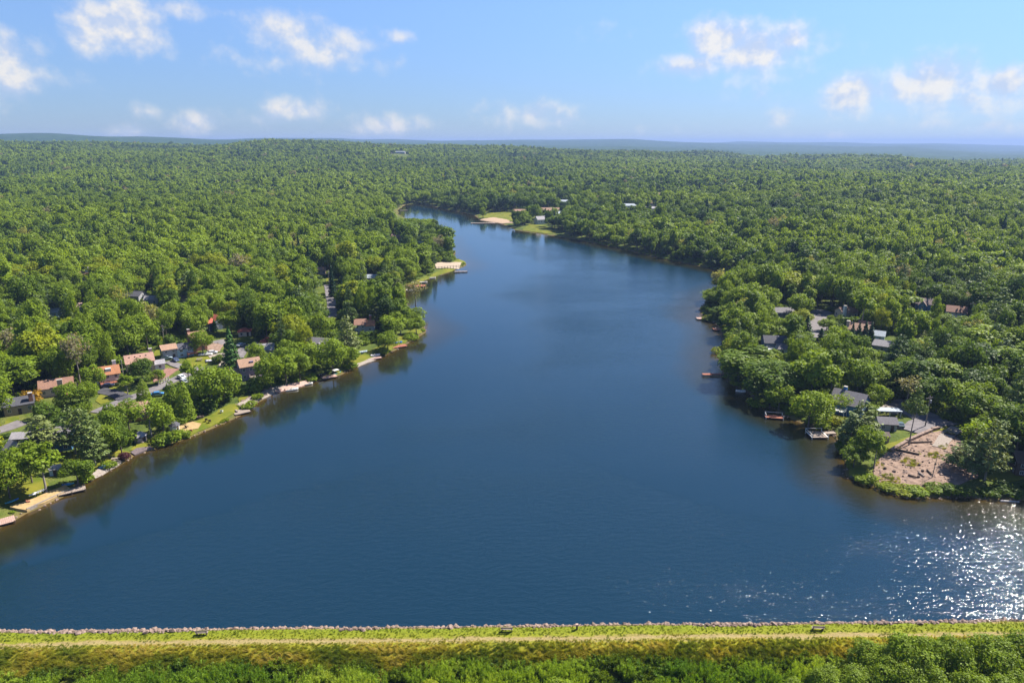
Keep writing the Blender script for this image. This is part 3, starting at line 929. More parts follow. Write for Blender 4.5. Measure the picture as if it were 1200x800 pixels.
def make_plant(kind, x, y, z, h, w, tone, rz, label, group, name='broadleaf_tree', cat='tree', lean=0.0):
    cm, tm, W, H = PLANTS[kind]
    o = empty(name, (x, y, z), rz)
    tr = link('trunk', tm, None, o); cr = link('crown', cm, None, o)
    o.scale = (w / W, w / W, h / H)
    o.rotation_euler = (lean, 0, rz)
    cr['tone'] = float(tone)
    tag(o, label, cat, group)
    return o

# ------------------------------------------------------------------ instanced masses (stuff)
def scatter(name, kinds, X, Y, Z, rot, scl, idx, tone, label, cat, meshes=None):
    coll = bpy.data.collections.new(name + '_models')
    for i, k in enumerate(kinds):
        ob = bpy.data.objects.new('%s_model_%02d' % (name, i), meshes[i] if meshes else joined(k))
        coll.objects.link(ob)
    me = bpy.data.meshes.new(name)
    n = len(X)
    me.vertices.add(n)
    me.vertices.foreach_set('co', np.stack([X, Y, Z], 1).astype(np.float32).ravel())
    a = me.attributes.new('rot', 'FLOAT_VECTOR', 'POINT'); a.data.foreach_set('vector', np.asarray(rot, np.float32).ravel())
    a = me.attributes.new('scl', 'FLOAT_VECTOR', 'POINT'); a.data.foreach_set('vector', np.asarray(scl, np.float32).ravel())
    a = me.attributes.new('pick', 'INT', 'POINT'); a.data.foreach_set('value', np.asarray(idx, np.int32))
    set_attr(me, 'tone', tone)
    o = link(name, me)
    g = bpy.data.node_groups.new(name + '_nodes', 'GeometryNodeTree')
    g.interface.new_socket('Geometry', in_out='INPUT', socket_type='NodeSocketGeometry')
    g.interface.new_socket('Geometry', in_out='OUTPUT', socket_type='NodeSocketGeometry')
    gi = g.nodes.new('NodeGroupInput'); go = g.nodes.new('NodeGroupOutput')
    ip = g.nodes.new('GeometryNodeInstanceOnPoints')
    ci = g.nodes.new('GeometryNodeCollectionInfo'); ci.inputs[0].default_value = coll
    ci.inputs['Separate Children'].default_value = True; ci.inputs['Reset Children'].default_value = True
    ip.inputs['Pick Instance'].default_value = True
    def na(nm, dt):
        q = g.nodes.new('GeometryNodeInputNamedAttribute'); q.data_type = dt; q.inputs[0].default_value = nm
        return q.outputs[0]
    e2r = g.nodes.new('FunctionNodeEulerToRotation')
    g.links.new(na('rot', 'FLOAT_VECTOR'), e2r.inputs[0])
    g.links.new(gi.outputs[0], ip.inputs['Points']); g.links.new(ci.outputs[0], ip.inputs['Instance'])
    g.links.new(na('pick', 'INT'), ip.inputs['Instance Index'])
    g.links.new(e2r.outputs[0], ip.inputs['Rotation']); g.links.new(na('scl', 'FLOAT_VECTOR'), ip.inputs['Scale'])
    g.links.new(ip.outputs[0], go.inputs[0])
    md = o.modifiers.new('scatter', 'NODES'); md.node_group = g
    tag(o, label, cat, None, 'stuff')
    return o

# ------------------------------------------------------------------ houses
WALLC = {}
def wallm(n, c):
    if n not in WALLC:
        WALLC[n] = siding(n + '_siding', c)
    return WALLC[n]
ROOFC = {}
def roofm(n, c):
    if n not in ROOFC:
        ROOFC[n] = roofing(n + '_shingles', c)
    return ROOFC[n]
TAN = wallm('tan', (.42, .32, .22)); CREAM = wallm('cream', (.66, .55, .42)); WHT = wallm('white', (.74, .74, .72)); PALEBLUE = wallm('pale_blue', (.42, .55, .66))
BLUE = wallm('blue', (.07, .20, .38)); SLATEBLUE = wallm('slate_blue', (.12, .18, .26)); PURP = wallm('purple_grey', (.27, .22, .30)); BRICKW = wallm('brick_red', (.38, .16, .10))
DARKW = wallm('dark_blue_grey', (.10, .13, .19)); GREYW = wallm('grey', (.40, .40, .42)); GREENW = wallm('pale_green', (.36, .44, .40)); BROWNW = wallm('brown', (.12, .075, .05)); PINKW = wallm('pinkish', (.55, .38, .32))
BROWNR = roofm('brown', (.33, .17, .11)); ORANGER = roofm('orange_brown', (.46, .19, .08)); SALMONR = roofm('salmon', (.46, .26, .19)); REDR = roofm('red', (.50, .11, .06)); TANR = roofm('tan', (.42, .25, .16))
GREYR = roofm('grey', (.20, .185, .20)); SLATER = roofm('slate', (.085, .085, .105)); BRGREYR = roofm('brown_grey', (.18, .125, .115)); LIGHTR = roofm('light_grey', (.36, .34, .36)); PALER = roofm('pale_blue_grey', (.40, .46, .52)); DKBROWNR = roofm('dark_brown', (.13, .085, .065))
BRICK = surface('brick', (.26, .12, .085), (.40, .2, .14), 5, .9, .2, .4)
PALEBRICK = surface('pale_brick', (.46, .33, .24), (.62, .47, .36), 5, .9, .2, .4)
def roof_mb(L, D, h, rise, over=.45, th=.2, hip=False):
    b = MB()
    if hip:
        e, l, d = h - .02, L / 2 + over, D / 2 + over
        k = max(.15, (L - D) / 2)
        for dz in (0,):
            b.add([(-l, -d, e), (l, -d, e), (l, d, e), (-l, d, e), (-k, 0, h + rise), (k, 0, h + rise), (-l, -d, e - th), (l, -d, e - th), (l, d, e - th), (-l, d, e - th)],
                  [(0, 1, 5, 4), (1, 2, 5), (2, 3, 4, 5), (3, 0, 4), (0, 6, 7, 1), (1, 7, 8, 2), (2, 8, 9, 3), (3, 9, 6, 0), (6, 9, 8, 7)])
        return b
    sl = rise / (D / 2)
    d = D / 2 + over
    lo = h - over * sl
    prof = [(-d, lo + .03), (0, h + rise + .03), (d, lo + .03), (d, lo + th + .03), (0, h + rise + th + .05), (-d, lo + th + .03)]
    b.extrude(prof, 'x', -L / 2 - over, L / 2 + over)
    return b
def wall_mb(L, D, h, rise, hip=False):
    prof = [(-D / 2, -1.2), (D / 2, -1.2), (D / 2, h), (0, h + rise), (-D / 2, h)] if not hip else [(-D / 2, -1.2), (D / 2, -1.2), (D / 2, h - .03), (-D / 2, h - .03)]
    return MB().extrude(prof, 'x', -L / 2, L / 2)
def opening(parent, face, u, z, w, h, L, D, kind='window', fm=None, gm=None):
    t = .09
    def place(off, ww, hh, dep):
        if face == 'F': return (u, -D / 2 - off, z, ww, dep, hh)
        if face == 'B': return (u, D / 2 + off, z, ww, dep, hh)
        if face == 'L': return (-L / 2 - off, u, z, dep, ww, hh)
        return (L / 2 + off, u, z, dep, ww, hh)
    f = MB().box(*place(.03, w + 2 * t, h + 2 * t, .1)).build(kind, fm or WHITE, parent)
    if kind == 'window':
        MB().box(*place(.07, w, h, .06)).build('pane', GLASS, f)
        MB().box(*place(.105, .05, h, .04)).build('muntin', fm or WHITE, f)
    else:
        s = place(.1, w * .12, w * .12, .06)
        MB().box(s[0] + (w * .35 if face in 'FB' else 0), s[1] + (w * .35 if face in 'LR' else 0), *s[2:]).build('handle', GREYMETAL, f)
    return f
def block(parent, L, D, h, rise, wm, rm, rows=1, hip=False, wins='FLR', door=None, dx=0, dy=0, dz=0, rz=0, over=.45, winw=1.0):
    """one body of a house: walls, roof and openings, in a frame of its own under the house"""
    M = Matrix.Translation((dx, dy, dz)) @ Matrix.Rotation(rz, 4, 'Z')
    made = []
    made.append(wall_mb(L, D, h, rise, hip).build('wall', wm, parent))
    made.append(roof_mb(L, D, h, rise, over, hip=hip).build('roof', rm, parent))
    for rw in range(rows):
        zc = h / rows * (rw + .55)
        for f in wins:
            span = L if f in 'FB' else D
            n = max(1, int(span / 2.9))
            for i in range(n):
                u = (i + .5) / n * span - span / 2
                if door and f == door and rw == 0 and i == n // 2:
                    made.append(opening(parent, f, u, 1.05, .95, 2.1, L, D, 'door', DARKWOOD))
                    continue
                made.append(opening(parent, f, u, zc, winw, min(1.3, h / rows * .45), L, D))
    if not hip and rise > 1.9:
        for f in wins:
            if f in 'LR':
                made.append(opening(parent, f, 0, h + rise * .36, .7, .8, L, D))
    for o in made:
        for q in [o]:
            q.matrix_local = M @ q.matrix_local
    return made
def chimney(parent, x, y, w, top, mat, dep=None, base=-1.0):
    c = MB().box(x, y, (top + base) / 2, w, dep or w, top - base).build('chimney', mat, parent)
    MB().box(x, y, top + .09, w + .16, (dep or w) + .16, .18).build('cap', CONC, c)
def deck(parent, x, y, z, sx, sy, mat, rail=True, railmat=None, posts=True):
    b = MB()
    n = max(3, int(sy / .3))
    for i in range(n):
        b.box(x, y - sy / 2 + (i + .5) * sy / n, z, sx, sy / n - .02, .1)
    d = b.build('deck', mat, parent)
    if posts:
        for px in (-1, 1):
            for py in (-1, 1):
                MB().box(x + px * (sx / 2 - .12), y + py * (sy / 2 - .12), (z - 1.4) / 2 - .05, .18, .18, z + 1.3).build('post', mat, d)
    if rail:
        q = MB()
        for (cx, cy, lx, ly) in ((x, y - sy / 2 + .04, sx, .08), (x - sx / 2 + .04, y, .08, sy - .2), (x + sx / 2 - .04, y, .08, sy - .2)):
            q.box(cx, cy, z + 1.0, lx, ly, .09)
            q.box(cx, cy, z + .55, lx, ly, .06)
            k = max(2, int(max(lx, ly) / 1.2))
            for i in range(k + 1):
                q.box(cx + (lx - .1) * (i / k - .5) * (lx > ly), cy + (ly - .1) * (i / k - .5) * (ly > lx), z + .52, .07, .07, .95)
        q.build('railing', railmat or mat, d)
    return d
def steps(parent, x, y, z, w, mat):
    b = MB(); n = max(2, int(z / .25))
    for i in range(n):
        b.box(x, y - i * .28, z - (i + .5) * z / n - .1, w, .28, z / n + .02)
    b.build('steps', mat, parent)
HOUSES = {}
HSCALE = .72
R2 = math.hypot
def house(px, py, rot, label, short, L, D, name='house', cat='house', group=None, vis=None, keep=.12, hgt=4.5):
    x, y, z = at_ground(px, py)
    k_ = HSCALE if R2(x, y) < 600 else .86
    L, D, hgt = L * k_, D * k_, hgt * k_
    o = empty(name, (x, y, z), R_(rot))
    o.scale = (k_, k_, k_ * 1.06)
    tag(o, label, cat, group)
    s = float(proj(x, y, z)[2]) / F_PX
    c, n = abs(math.cos(R_(rot))), abs(math.sin(R_(rot)))
    hw = (L * c + D * n) / 2 / s
    if vis is None:
        vis = (px - hw * (1 - keep), py - hgt / s * .9, px + hw * (1 - keep), py + 1.5)
    LANDMARKS.append((*vis, math.hypot(x, y), x, y, math.hypot(L, D) / 2 + .8))
    HOUSES[short] = (x, y, z, px, py)
    return o

# --- left bank
h = house(68, 460, 30, 'low cream house with brown roof and a broad tan chimney in its middle', 'the cream house with the broad chimney', 12, 8)
block(h, 12, 8, 3.4, 2.4, CREAM, BROWNR, 1, door='F')
chimney(h, 1.6, -4.5, 1.9, 6.4, PALEBRICK, 1.0)
block(h, 4.5, 5, 2.8, 1.3, PINKW, BROWNR, 1, dx=5.2, dy=-4.2, wins='FR')
deck(h, 4.4, -8.2, 1.6, 5, 3, REDWOOD)
h = house(24, 482, 35, 'tan house with a dark roof edge and brick chimney behind the golden bush', 'the tan house by the golden bush', 10, 7)
block(h, 10, 7, 3.6, 2.0, TAN, SLATER, 1, door='F'); chimney(h, 4.2, -2.4, 1.4, 7.2, BRICK)
h = house(127, 448, 33, 'white house with orange roof, white chimney and a red front deck', 'the white house with the red deck', 9.5, 7)
block(h, 9.5, 7, 4.4, 2.6, WHT, ORANGER, 2, door='L')
chimney(h, 3.4, 1.6, 1.5, 8.6, WHITE, 1.2)
MB().box(.6, -1.9, 6.0, 2.2, 1.4, 1.2).build('dormer', WHT, h)
deck(h, 1.0, -5.2, 1.3, 8.5, 2.8, REDWOOD)
steps(h, 6.0, -5.2, 1.2, 1.2, REDWOOD)
h = house(165, 434, 33, 'tan house with a long salmon roof carrying four small vents', 'the tan house with the salmon roof', 11.5, 8)
block(h, 11.5, 8, 4.8, 2.7, TAN, SALMONR, 2, door='F')
chimney(h, 5.2, 1.2, 1.4, 9.0, PALEBRICK)
for i in range(4):
    MB().box(-4 + i * 2.3, -1.35, 6.85, .42, .42, .5).build('roof_vent', DARKWOOD, h)
block(h, 4.2, 4.4, 2.7, 1.2, WHT, LIGHTR, 1, dx=7.9, dy=-1.5, wins='FR')
h = house(207, 417, 36, 'white split-level house, half its roof tan and half dark', 'the white split-level house', 12, 7.5)
block(h, 6.6, 7.6, 4.6, 1.5, GREYW, TANR, 2, dx=-3.4, door='F')
block(h, 7.4, 6.6, 4.0, 1.7, PALEBLUE, SLATER, 2, dx=3.6, dy=-.6, wins='FR', winw=1.3)
deck(h, 6.4, -5.2, 1.5, 4.6, 2.6, REDWOOD)
h = house(232, 409, 40, 'tall brick red house with a chimney, half behind a round tree', 'the tall brick house', 7.5, 7, vis=(222, 388, 232, 410))
block(h, 7.5, 7, 6.6, 2.2, BRICKW, BROWNR, 2, door='F'); chimney(h, -3.3, 1, 1.2, 10.2, BRICK)
h = house(254, 384, -38, 'dark blue-grey house with a bright red roof at the wood edge', 'the red-roofed house', 9, 7.5, vis=(243, 364, 262, 386))
block(h, 9, 7.5, 4.6, 2.6, DARKW, REDR, 2, door='F'); block(h, 3.4, 4.0, 4.4, 1.8, DARKW, REDR, 1, dx=1.6, dy=-4.8, rz=PI / 2, wins='L')
deck(h, -3, -5.0, 1.6, 3, 2.4, WOOD)
h = house(287, 393, 20, 'small cream outbuilding with a red hipped roof on a patch of lawn', 'the small red-roofed outbuilding', 6, 5, 'garage', 'garage', hgt=3.5)
block(h, 6.4, 5, 2.7, 1.5, CREAM, REDR, 1, True, door='F')
h = house(290, 443, 34, 'purple-grey gabled house with a low wing and orange-brown roofs by the shore', 'the purple-grey house', 12, 8)
block(h, 9, 6.4, 6.2, 2.5, PURP, TANR, 2, dx=1.2, door='F'); block(h, 5.2, 5.2, 3.3, 1.8, PURP, TANR, 1, dx=-5.8, dy=.3, wins='FL')
MB().box(2.0, -1.7, 7.4, 1.6, 1.3, 1.1).build('dormer', PURP, h)
MB().box(4.6, -3.6, 3.4, 3.2, .9, 6.6).build('bay', PINKW, h)
deck(h, 3, -5.4, 1.8, 6, 3, WOOD)
h = house(312, 417, 15, 'grey gabled house beside the purple-leaved tree', 'the grey house by the purple tree', 8, 6, vis=(306, 405, 318, 412))
block(h, 8, 6, 3.8, 2.2, GREYW, LIGHTR, 1, door='F')
h = house(374, 411, -12, 'grey-roofed lakeside house showing between two big trees', 'the grey-roofed lakeside house', 11, 8, vis=(365, 398, 383, 408))
block(h, 11, 8, 4.2, 2.4, GREENW, GREYR, 1, door='F'); block(h, 4, 4, 4, 1.8, WHT, GREYR, 1, dx=3.5, dy=-4.6, rz=PI / 2, wins='L')
h = house(428, 389, 8, 'brown-roofed pale house with a brick chimney near the point', 'the brown-roofed house near the point', 10, 7.5, vis=(418, 370, 436, 384))
block(h, 6, 7.5, 5.0, 2.2, GREYW, BROWNR, 2, dx=-2.4, door='F'); block(h, 5, 6.4, 4.4, 2.0, GREYW, ORANGER, 1, dx=3.0, dy=-.6, wins='FR'); chimney(h, 3.2, 2.2, 1.1, 8.6, BRICK)
h = house(158, 489, 22, 'low tan-roofed house mostly hidden by grey-green trees', 'the low tan-roofed house', 10, 9, vis=(146, 463, 174, 474))
block(h, 10, 9, 3.4, 2.3, wallm('ochre', (.50, .27, .09)), TANR, 1, door='F')
h = house(66, 524, 22, 'blue lakeside house with grey roof and wooden back steps', 'the blue house on the left bank', 11, 8, vis=(54, 501, 76, 522))
block(h, 11, 8, 4.6, 2.4, BLUE, GREYR, 2, door='R', wins='FR'); steps(h, 6.8, 0, 2.0, 1.6, WOOD)
h = house(27, 519, 10, 'small building with a plain lilac-grey roof in front of the shaded road', 'the lilac-grey roofed garage', 5.5, 5, 'garage', 'garage', vis=(21, 508, 33, 520), hgt=3.6)
block(h, 5, 5, 2.6, 1.3, GREYW, LIGHTR, 1, door='F')
h = house(20, 534, -30, 'grey cottage with a steep pale grey roof and one roof window', 'the grey cottage', 5.5, 5, 'cottage', 'house', vis=(13, 520, 28, 534))
block(h, 5.4, 5, 2.7, 2.3, GREYW, LIGHTR, 1, door='F'); MB().box(.3, -1.25, 4.0, .7, .7, .3).build('roof_window', GLASS, h)
h = house(66, 555, 25, 'little pale grey garden shed among the lawn trees', 'the pale garden shed', 3.2, 2.6, 'garden_shed', 'shed', vis=(60, 541, 72, 555), hgt=2.6)
block(h, 3.2, 2.6, 2.0, .9, PALEBLUE, LIGHTR, 1, door='F', wins='F', over=.25, winw=.5)
def gazebo(px, py, label, short, R, hh, rm, wm):
    x, y, z = at_ground(px, py)
    o = empty('gazebo', (x, y, z)); tag(o, label, 'gazebo')
    b = MB(); n = 8
    ring = lambda r, zz: [(r * math.cos(2 * PI * i / n), r * math.sin(2 * PI * i / n), zz) for i in range(n)]
    b.add(ring(R + .3, hh) + ring(R * .62, hh + .75) + [(0, 0, hh + 1.2)], [(i, (i + 1) % n, n + (i + 1) % n, n + i) for i in range(n)] + [(n + i, n + (i + 1) % n, 2 * n) for i in range(n)] + [tuple(range(n - 1, -1, -1))])
    b.build('roof', rm, o)
    MB().cyl((0, 0, -.4), (0, 0, .25), R, R, 8).build('floor', WOOD, o)
    for i in range(n):
        p = ring(R * .92, 0)[i]
        MB().box(p[0], p[1], hh / 2, .14, .14, hh).build('post', wm, o)
    q = MB()
    for i in range(n - 1):
        a, c = ring(R * .92, 0)[i], ring(R * .92, 0)[i + 1]
        q.box((a[0] + c[0]) / 2, (a[1] + c[1]) / 2, .85, math.hypot(a[0] - c[0], a[1] - c[1]) - .16, .06, .9, math.atan2(c[1] - a[1], c[0] - a[0]))
    q.build('railing', wm, o)
    s = float(proj(x, y, z)[2]) / F_PX
    LANDMARKS.append((px - R / s, py - (hh + 1) / s, px + R / s, py, math.hypot(x, y), x, y, R + 1))
    HOUSES[short] = (x, y, z, px, py)
gazebo(165, 517, 'small domed lilac-grey gazebo on the lawn behind the rock bed', 'the domed gazebo', 1.5, 1.7, LIGHTR, surface('lilac_paint', (.36, .28, .30), (.46, .37, .38), 2))
gazebo(205, 504, 'dark-roofed garden pavilion at the left end of the lakeside lawn', 'the dark-roofed pavilion', 1.25, 1.6, SLATER, WHITE)
# roofs glimpsed in the left wood
def far_house(px, py, rot, L, D, hh, rise, wm, rm, label, short, vh=7, rows=1, chim=None, vis=None):
    h = house(px, py, rot, label, short, L, D, vis=vis, hgt=hh + rise)
    block(h, L, D, hh, rise, wm, rm, rows, wins='F', door=None)
    if chim:
        chimney(h, L * .3, 0, chim[0], hh + rise + chim[1], chim[2])
    return h
far_house(156, 352, -8, 15, 9, 3.6, 2.2, GREYW, SLATER, 'long dark slate roof in the wood above the salmon-roofed house', 'the long slate roof in the wood', vis=(148, 341, 166, 350))
far_house(63, 372, 15, 7, 6, 3.4, 1.8, PALEBLUE, PALER, 'white and pale blue cabin alone deep in the left wood', 'the pale blue cabin in the wood', vis=(57, 363, 69, 371))
far_house(96, 366, 30, 8, 6, 3.6, 1.8, WHT, PINKW, 'pink-roofed house mostly hidden by the wood', 'the pink-roofed house in the wood', vis=(92, 357, 99, 364))
far_house(179, 356, 10, 8, 6, 3.2, 1.8, GREYW, LIGHTR, 'small grey roof right of the long slate roof', 'the small grey roof in the wood', vis=(176, 349, 184, 355))
far_house(99, 330, 20, 9, 7, 4.4, 2.4, CREAM, BROWNR, 'house with a tall white chimney rising out of the left wood', 'the house with the tall white chimney', chim=(2.2, 2.8, WHITE), vis=(95, 319, 103, 328))
far_house(435, 330, 5, 11, 7, 3.4, 1.8, GREYW, PALER, 'pale grey roof in the wood left of the sports court', 'the pale grey roof in the wood', vis=(430, 322, 440, 328))
far_house(466, 281, 0, 12, 8, 3.6, 2.0, PINKW, TANR, 'pink house in the wood above the sports court', 'the pink house above the court', vis=(461, 275, 470, 280))
far_house(493, 284, -60, 9, 8, 3.0, 4.6, PALEBLUE, PALER, 'steep blue A-frame house near the wooded point', 'the blue A-frame house', vis=(488, 275, 498, 283))
far_house(214, 354, 10, 10, 7, 3.2, 1.8, CREAM, GREYR, 'low grey-roofed house in the wood behind the brick house', 'the low grey-roofed house in the wood', vis=(206, 345, 220, 352))
far_house(375, 321, 10, 9, 7, 3.4, 1.8, PINKW, TANR, 'pinkish house beyond the end of the straight street', 'the house beyond the street', vis=(372, 313, 384, 319))
# far right shore settlement
far_house(612, 252, 5, 22, 9, 4.0, 2.6, PINKW, SALMONR, 'pink lodge behind the sand beach on the far shore', 'the pink lodge', vis=(605, 243, 622, 250))
far_house(641, 251, 0, 30, 10, 4.4, 3.0, TAN, TANR, 'long tan-roofed lodge on the far right shore', 'the long tan-roofed lodge', vis=(629, 241, 652, 249))
far_house(634, 262, 25, 13, 9, 4.6, 3.0, WHT, LIGHTR, 'white and blue lakeside house beside the bright far lawn', 'the white house by the far lawn', vis=(627, 252, 640, 262))
far_house(656, 254, 10, 13, 9, 3.4, 2.6, GREYW, PALER, 'house with a pale blue roof right of the long tan lodge', 'the pale blue roof by the lodge', vis=(651, 248, 661, 254))
far_house(661, 239, 0, 42, 11, 3.4, 1.8, WHT, PALER, 'long low white building with a pale blue roof behind the far lodges', 'the long low white building', vis=(646, 232, 676, 238))
far_house(737, 244, 0, 36, 11, 3.4, 2.0, WHT, PALER, 'long building with a pale roof in the far right wood', 'the long pale roof in the far wood', vis=(725, 238, 750, 244))
far_house(764, 241, 0, 15, 10, 3.6, 2.4, CREAM, BROWNR, 'brown-roofed house in the far right wood', 'the brown roof in the far wood', vis=(758, 235, 770, 240))
far_house(773, 231, 0, 15, 10, 3.4, 2.6, WHT, SALMONR, 'pink-roofed house highest in the far right wood', 'the pink roof in the far wood', vis=(768, 226, 779, 231))
far_house(766, 247, 0, 24, 10, 3.0, 1.8, WHT, LIGHTR, 'pale flat-looking house below the brown roof in the far wood', 'the pale house in the far wood', vis=(759, 242, 776, 246))
# --- right bank
h = house(906, 410, -6, 'dark slate house with a big dormer and white lakeside deck', 'the slate-roofed house', 11, 8, vis=(892, 390, 920, 410))
block(h, 11, 8, 4.6, 2.6, SLATEBLUE, SLATER, 1, door='F'); block(h, 5, 5.6, 3.0, 1.8, PALEBLUE, GREYR, 1, dx=2.4, dy=-6.2, wins='F')
deck(h, -2.6, -5.8, 2.2, 4.6, 3.2, WHITE)
far_house(916, 371, 0, 12, 8, 3.4, 2.0, DARKW, GREYR, 'dark-roofed house behind the bright slim tree on the right bank', 'the dark roof on the right bank', vis=(906, 363, 930, 368))
h = house(1006, 396, -38, 'house with brown hipped-looking gables and a tan chimney behind four dark spruces', 'the brown-gabled house', 14, 10, vis=(993, 374, 1020, 390))
block(h, 11, 9, 5.0, 2.6, DARKW, TANR, 1, dx=0, door='F'); block(h, 7, 6, 5.4, 2.2, TAN, BROWNR, 1, dx=1.5, dy=7, wins='R'); chimney(h, -5.6, -2, 1.6, 8.6, PALEBRICK)
h = house(991, 372, 10, 'tan-roofed house with a white chimney beside the cul-de-sac', 'the tan house by the cul-de-sac', 10, 8, vis=(984, 361, 1004, 370))
block(h, 10, 8, 3.8, 2.2, CREAM, TANR, 1, door='F'); chimney(h, -4.3, -4.3, 1.5, 8.0, WHITE)
far_house(1026, 399, -30, 8, 7, 3.4, 1.8, PALEBLUE, PALER, 'pale-roofed garage right of the brown-gabled house', 'the pale-roofed garage', vis=(1021, 391, 1034, 397))
far_house(1034, 411, -32, 9, 7, 3.2, 2.0, GREYW, LIGHTR, 'house with a pale grey hipped roof below the pale-roofed garage', 'the pale grey roof', vis=(1024, 400, 1038, 409))
h = house(1084, 365, -30, 'blue house with a brown-grey roof among trees on the right', 'the blue house on the right', 11, 9, vis=(1075, 350, 1092, 364))
block(h, 11, 9, 5.2, 2.6, BLUE, BRGREYR, 2, door='F'); block(h, 4.5, 4, 5, 2.2, BLUE, BRGREYR, 2, dx=-2, dy=-5.4, rz=PI / 2, wins='L')
h = house(1119, 373, -28, 'pale green house with a red-brown roof, a tree before it', 'the pale green house', 10, 8, vis=(1111, 358, 1124, 374))
block(h, 10, 8, 4.4, 2.6, GREENW, BROWNR, 2, door='F'); deck(h, 1, -5.4, 2, 6, 2.6, WHITE)
h = house(994, 482, -42, 'large blue house with a broad slate-grey roof and white side balcony', 'the large blue house', 12, 10, vis=(976, 452, 1022, 482))
block(h, 12, 11, 4.4, 3.6, BLUE, GREYR, 1, door='R', wins='RL'); chimney(h, -2.4, .9, 1.2, 9.2, BLUEPLASTIC)
deck(h, -1.5, -7.6, 2.4, 5.2, 4.0, WHITE)
h = house(1037, 502, -8, 'small grey cabin with a pale patch on its roof beside the bright lawn', 'the small grey cabin', 6.4, 5, 'cabin', 'house', vis=(1030, 488, 1046, 501))
block(h, 6.4, 5, 2.7, 1.6, GREYW, GREYR, 1, door='F')
h = house(1033, 517, -8, 'tan wooden shed with a dull roof at the left end of the bright lawn', 'the tan wooden shed', 3.8, 3.2, 'shed', 'shed', vis=(1027, 506, 1038, 516), hgt=3)
block(h, 3.8, 3.2, 2.4, 1.0, TAN, BRGREYR, 1, door='F', wins='F', over=.25, winw=.5)
h = house(1040, 487, -4, 'long low carport with a thin pale blue roof beside the gravel', 'the long carport', 9, 4, 'carport', 'carport', vis=(1030, 481, 1052, 486), hgt=2.6)
for sx in (-4.2, 0, 4.2):
    for sy in (-1.7, 1.7):
        MB().box(sx, sy, 1.1, .16, .16, 2.6).build('post', WHITE, h)
MB().box(0, 0, 2.5, 9.2, 4.2, .16).build('roof', PALER, h)
h = house(1204, 553, -15, 'dark timber house with a dull brown roof at the right edge above the lawn', 'the dark timber house', 10, 8, vis=(1186, 525, 1200, 552))
block(h, 10, 8, 4.4, 2.2, BROWNW, DKBROWNR, 2, door='F')
# far factory
h = house(467, 184, 0, 'very long white industrial building with a blue roof on the far ridge', 'the far white factory', 60, 30, 'factory', 'factory', vis=(455, 179, 482, 183.5))
block(h, 46, 16, 6, 1.2, GREYW, PALER, 1, wins='', over=.4); block(h, 12, 14, 9, .8, wallm('brick_pink', (.5, .26, .2)), PINKW, 1, wins='', dx=-28, dy=-6, over=.2)

# ------------------------------------------------------------------ cars
def car_meshes():
    L, W, Hh = 4.5, 1.8, 1.42
    prof = [(-2.25, .35), (2.2, .35), (2.25, .72), (1.25, .92), (.55, 1.42), (-1.2, 1.42), (-1.85, .98), (-2.25, .9)]
    b = MB().extrude(prof, 'y', -W / 2, W / 2)
    g = MB()
    for s in (-1, 1):
        g.extrude([(-1.6, .98), (1.05, .96), (.5, 1.34), (-1.15, 1.34)], 'y', s * W / 2 - .02, s * W / 2 + .025)
    g.add([(1.23, -.78, .97), (1.23, .78, .97), (.62, .7, 1.4), (.62, -.7, 1.4)], [(0, 1, 2, 3)])
    g.add([(-1.84, -.78, 1.02), (-1.84, .78, 1.02), (-1.27, .7, 1.4), (-1.27, -.7, 1.4)], [(3, 2, 1, 0)])
    w = MB().cyl((0, -.11, 0), (0, .11, 0), .33, .33, 12)
    rm = MB().cyl((0, -.125, 0), (0, .125, 0), .19, .19, 10)
    lm = MB().box(0, 0, 0, .08, .32, .16)
    return b.mesh('car_body'), g.mesh('car_glass'), w.mesh('car_tyre'), rm.mesh('car_rim'), lm.mesh('car_lamp')
CARM = car_meshes()
for m_, mt_ in zip(CARM[1:], (GLASS, RUBBER, GREYMETAL, WHITE)):
    m_.materials.append(mt_)
def car(px, py, rot, colour, cname, label):
    x, y, z = at_ground(px, py)
    z += .3
    o = empty('parked_car', (x, y, z), R_(rot)); o.scale = (.8, .8, .8); tag(o, label, 'car', 'cars parked by the houses')
    me = CARM[0].copy(); me.materials.clear()
    link('body', me, paint(cname, colour), o); link('window_glass', CARM[1], None, o)
    for sx in (-1.4, 1.4):
        for sy in (-.82, .82):
            w = link('wheel', CARM[2], None, o); w.location = (sx, sy, .33); link('rim', CARM[3], None, w)
    for sy in (-.6, .6):
        q = link('headlight', CARM[4], None, o); q.location = (2.22, sy, .66)
    LANDMARKS.append((px - 5, py - 5, px + 5, py + 1, math.hypot(x, y), x, y, 3))
car(127, 454, 30, (.03, .045, .10), 'navy', 'dark navy car on the new asphalt drive below the red deck')
car(196, 421, 10, (.45, .55, .60), 'silver_blue', 'pale silver car in the shade of the white split-level house')
car(206, 424, -40, (.06, .08, .16), 'dark_blue', 'dark blue car before the brick base of the white split-level house')
car(249, 415, 15, (.62, .62, .66), 'silver', 'silver car by the gravel yard right of the brick house')
car(213, 444, -35, (.75, .75, .75), 'white', 'white car standing at the roadside behind the big round tree')
car(216, 449, -35, (.42, .44, .46), 'grey', 'grey car at the roadside just below the white one')
car(283, 406, 70, (.60, .62, .66), 'pale', 'pale car on the shaded lane near the purple-leaved tree')
car(185, 464, 20, (.05, .20, .45), 'blue', 'blue car in deep shade left of the clipped green cones')
car(270, 423, 0, (.25, .30, .38), 'steel', 'steel grey car in shade right of the tall spruce')
car(1046, 498, 80, (.05, .06, .08), 'black', 'black car beside the small grey cabin')
car(1054, 500, 80, (.10, .15, .18), 'dark_teal', 'dark teal car right of the black one by the cabin')
car(958, 367, -15, (.25, .25, .28), 'mid_grey', 'grey car at the far end of the cul-de-sac')

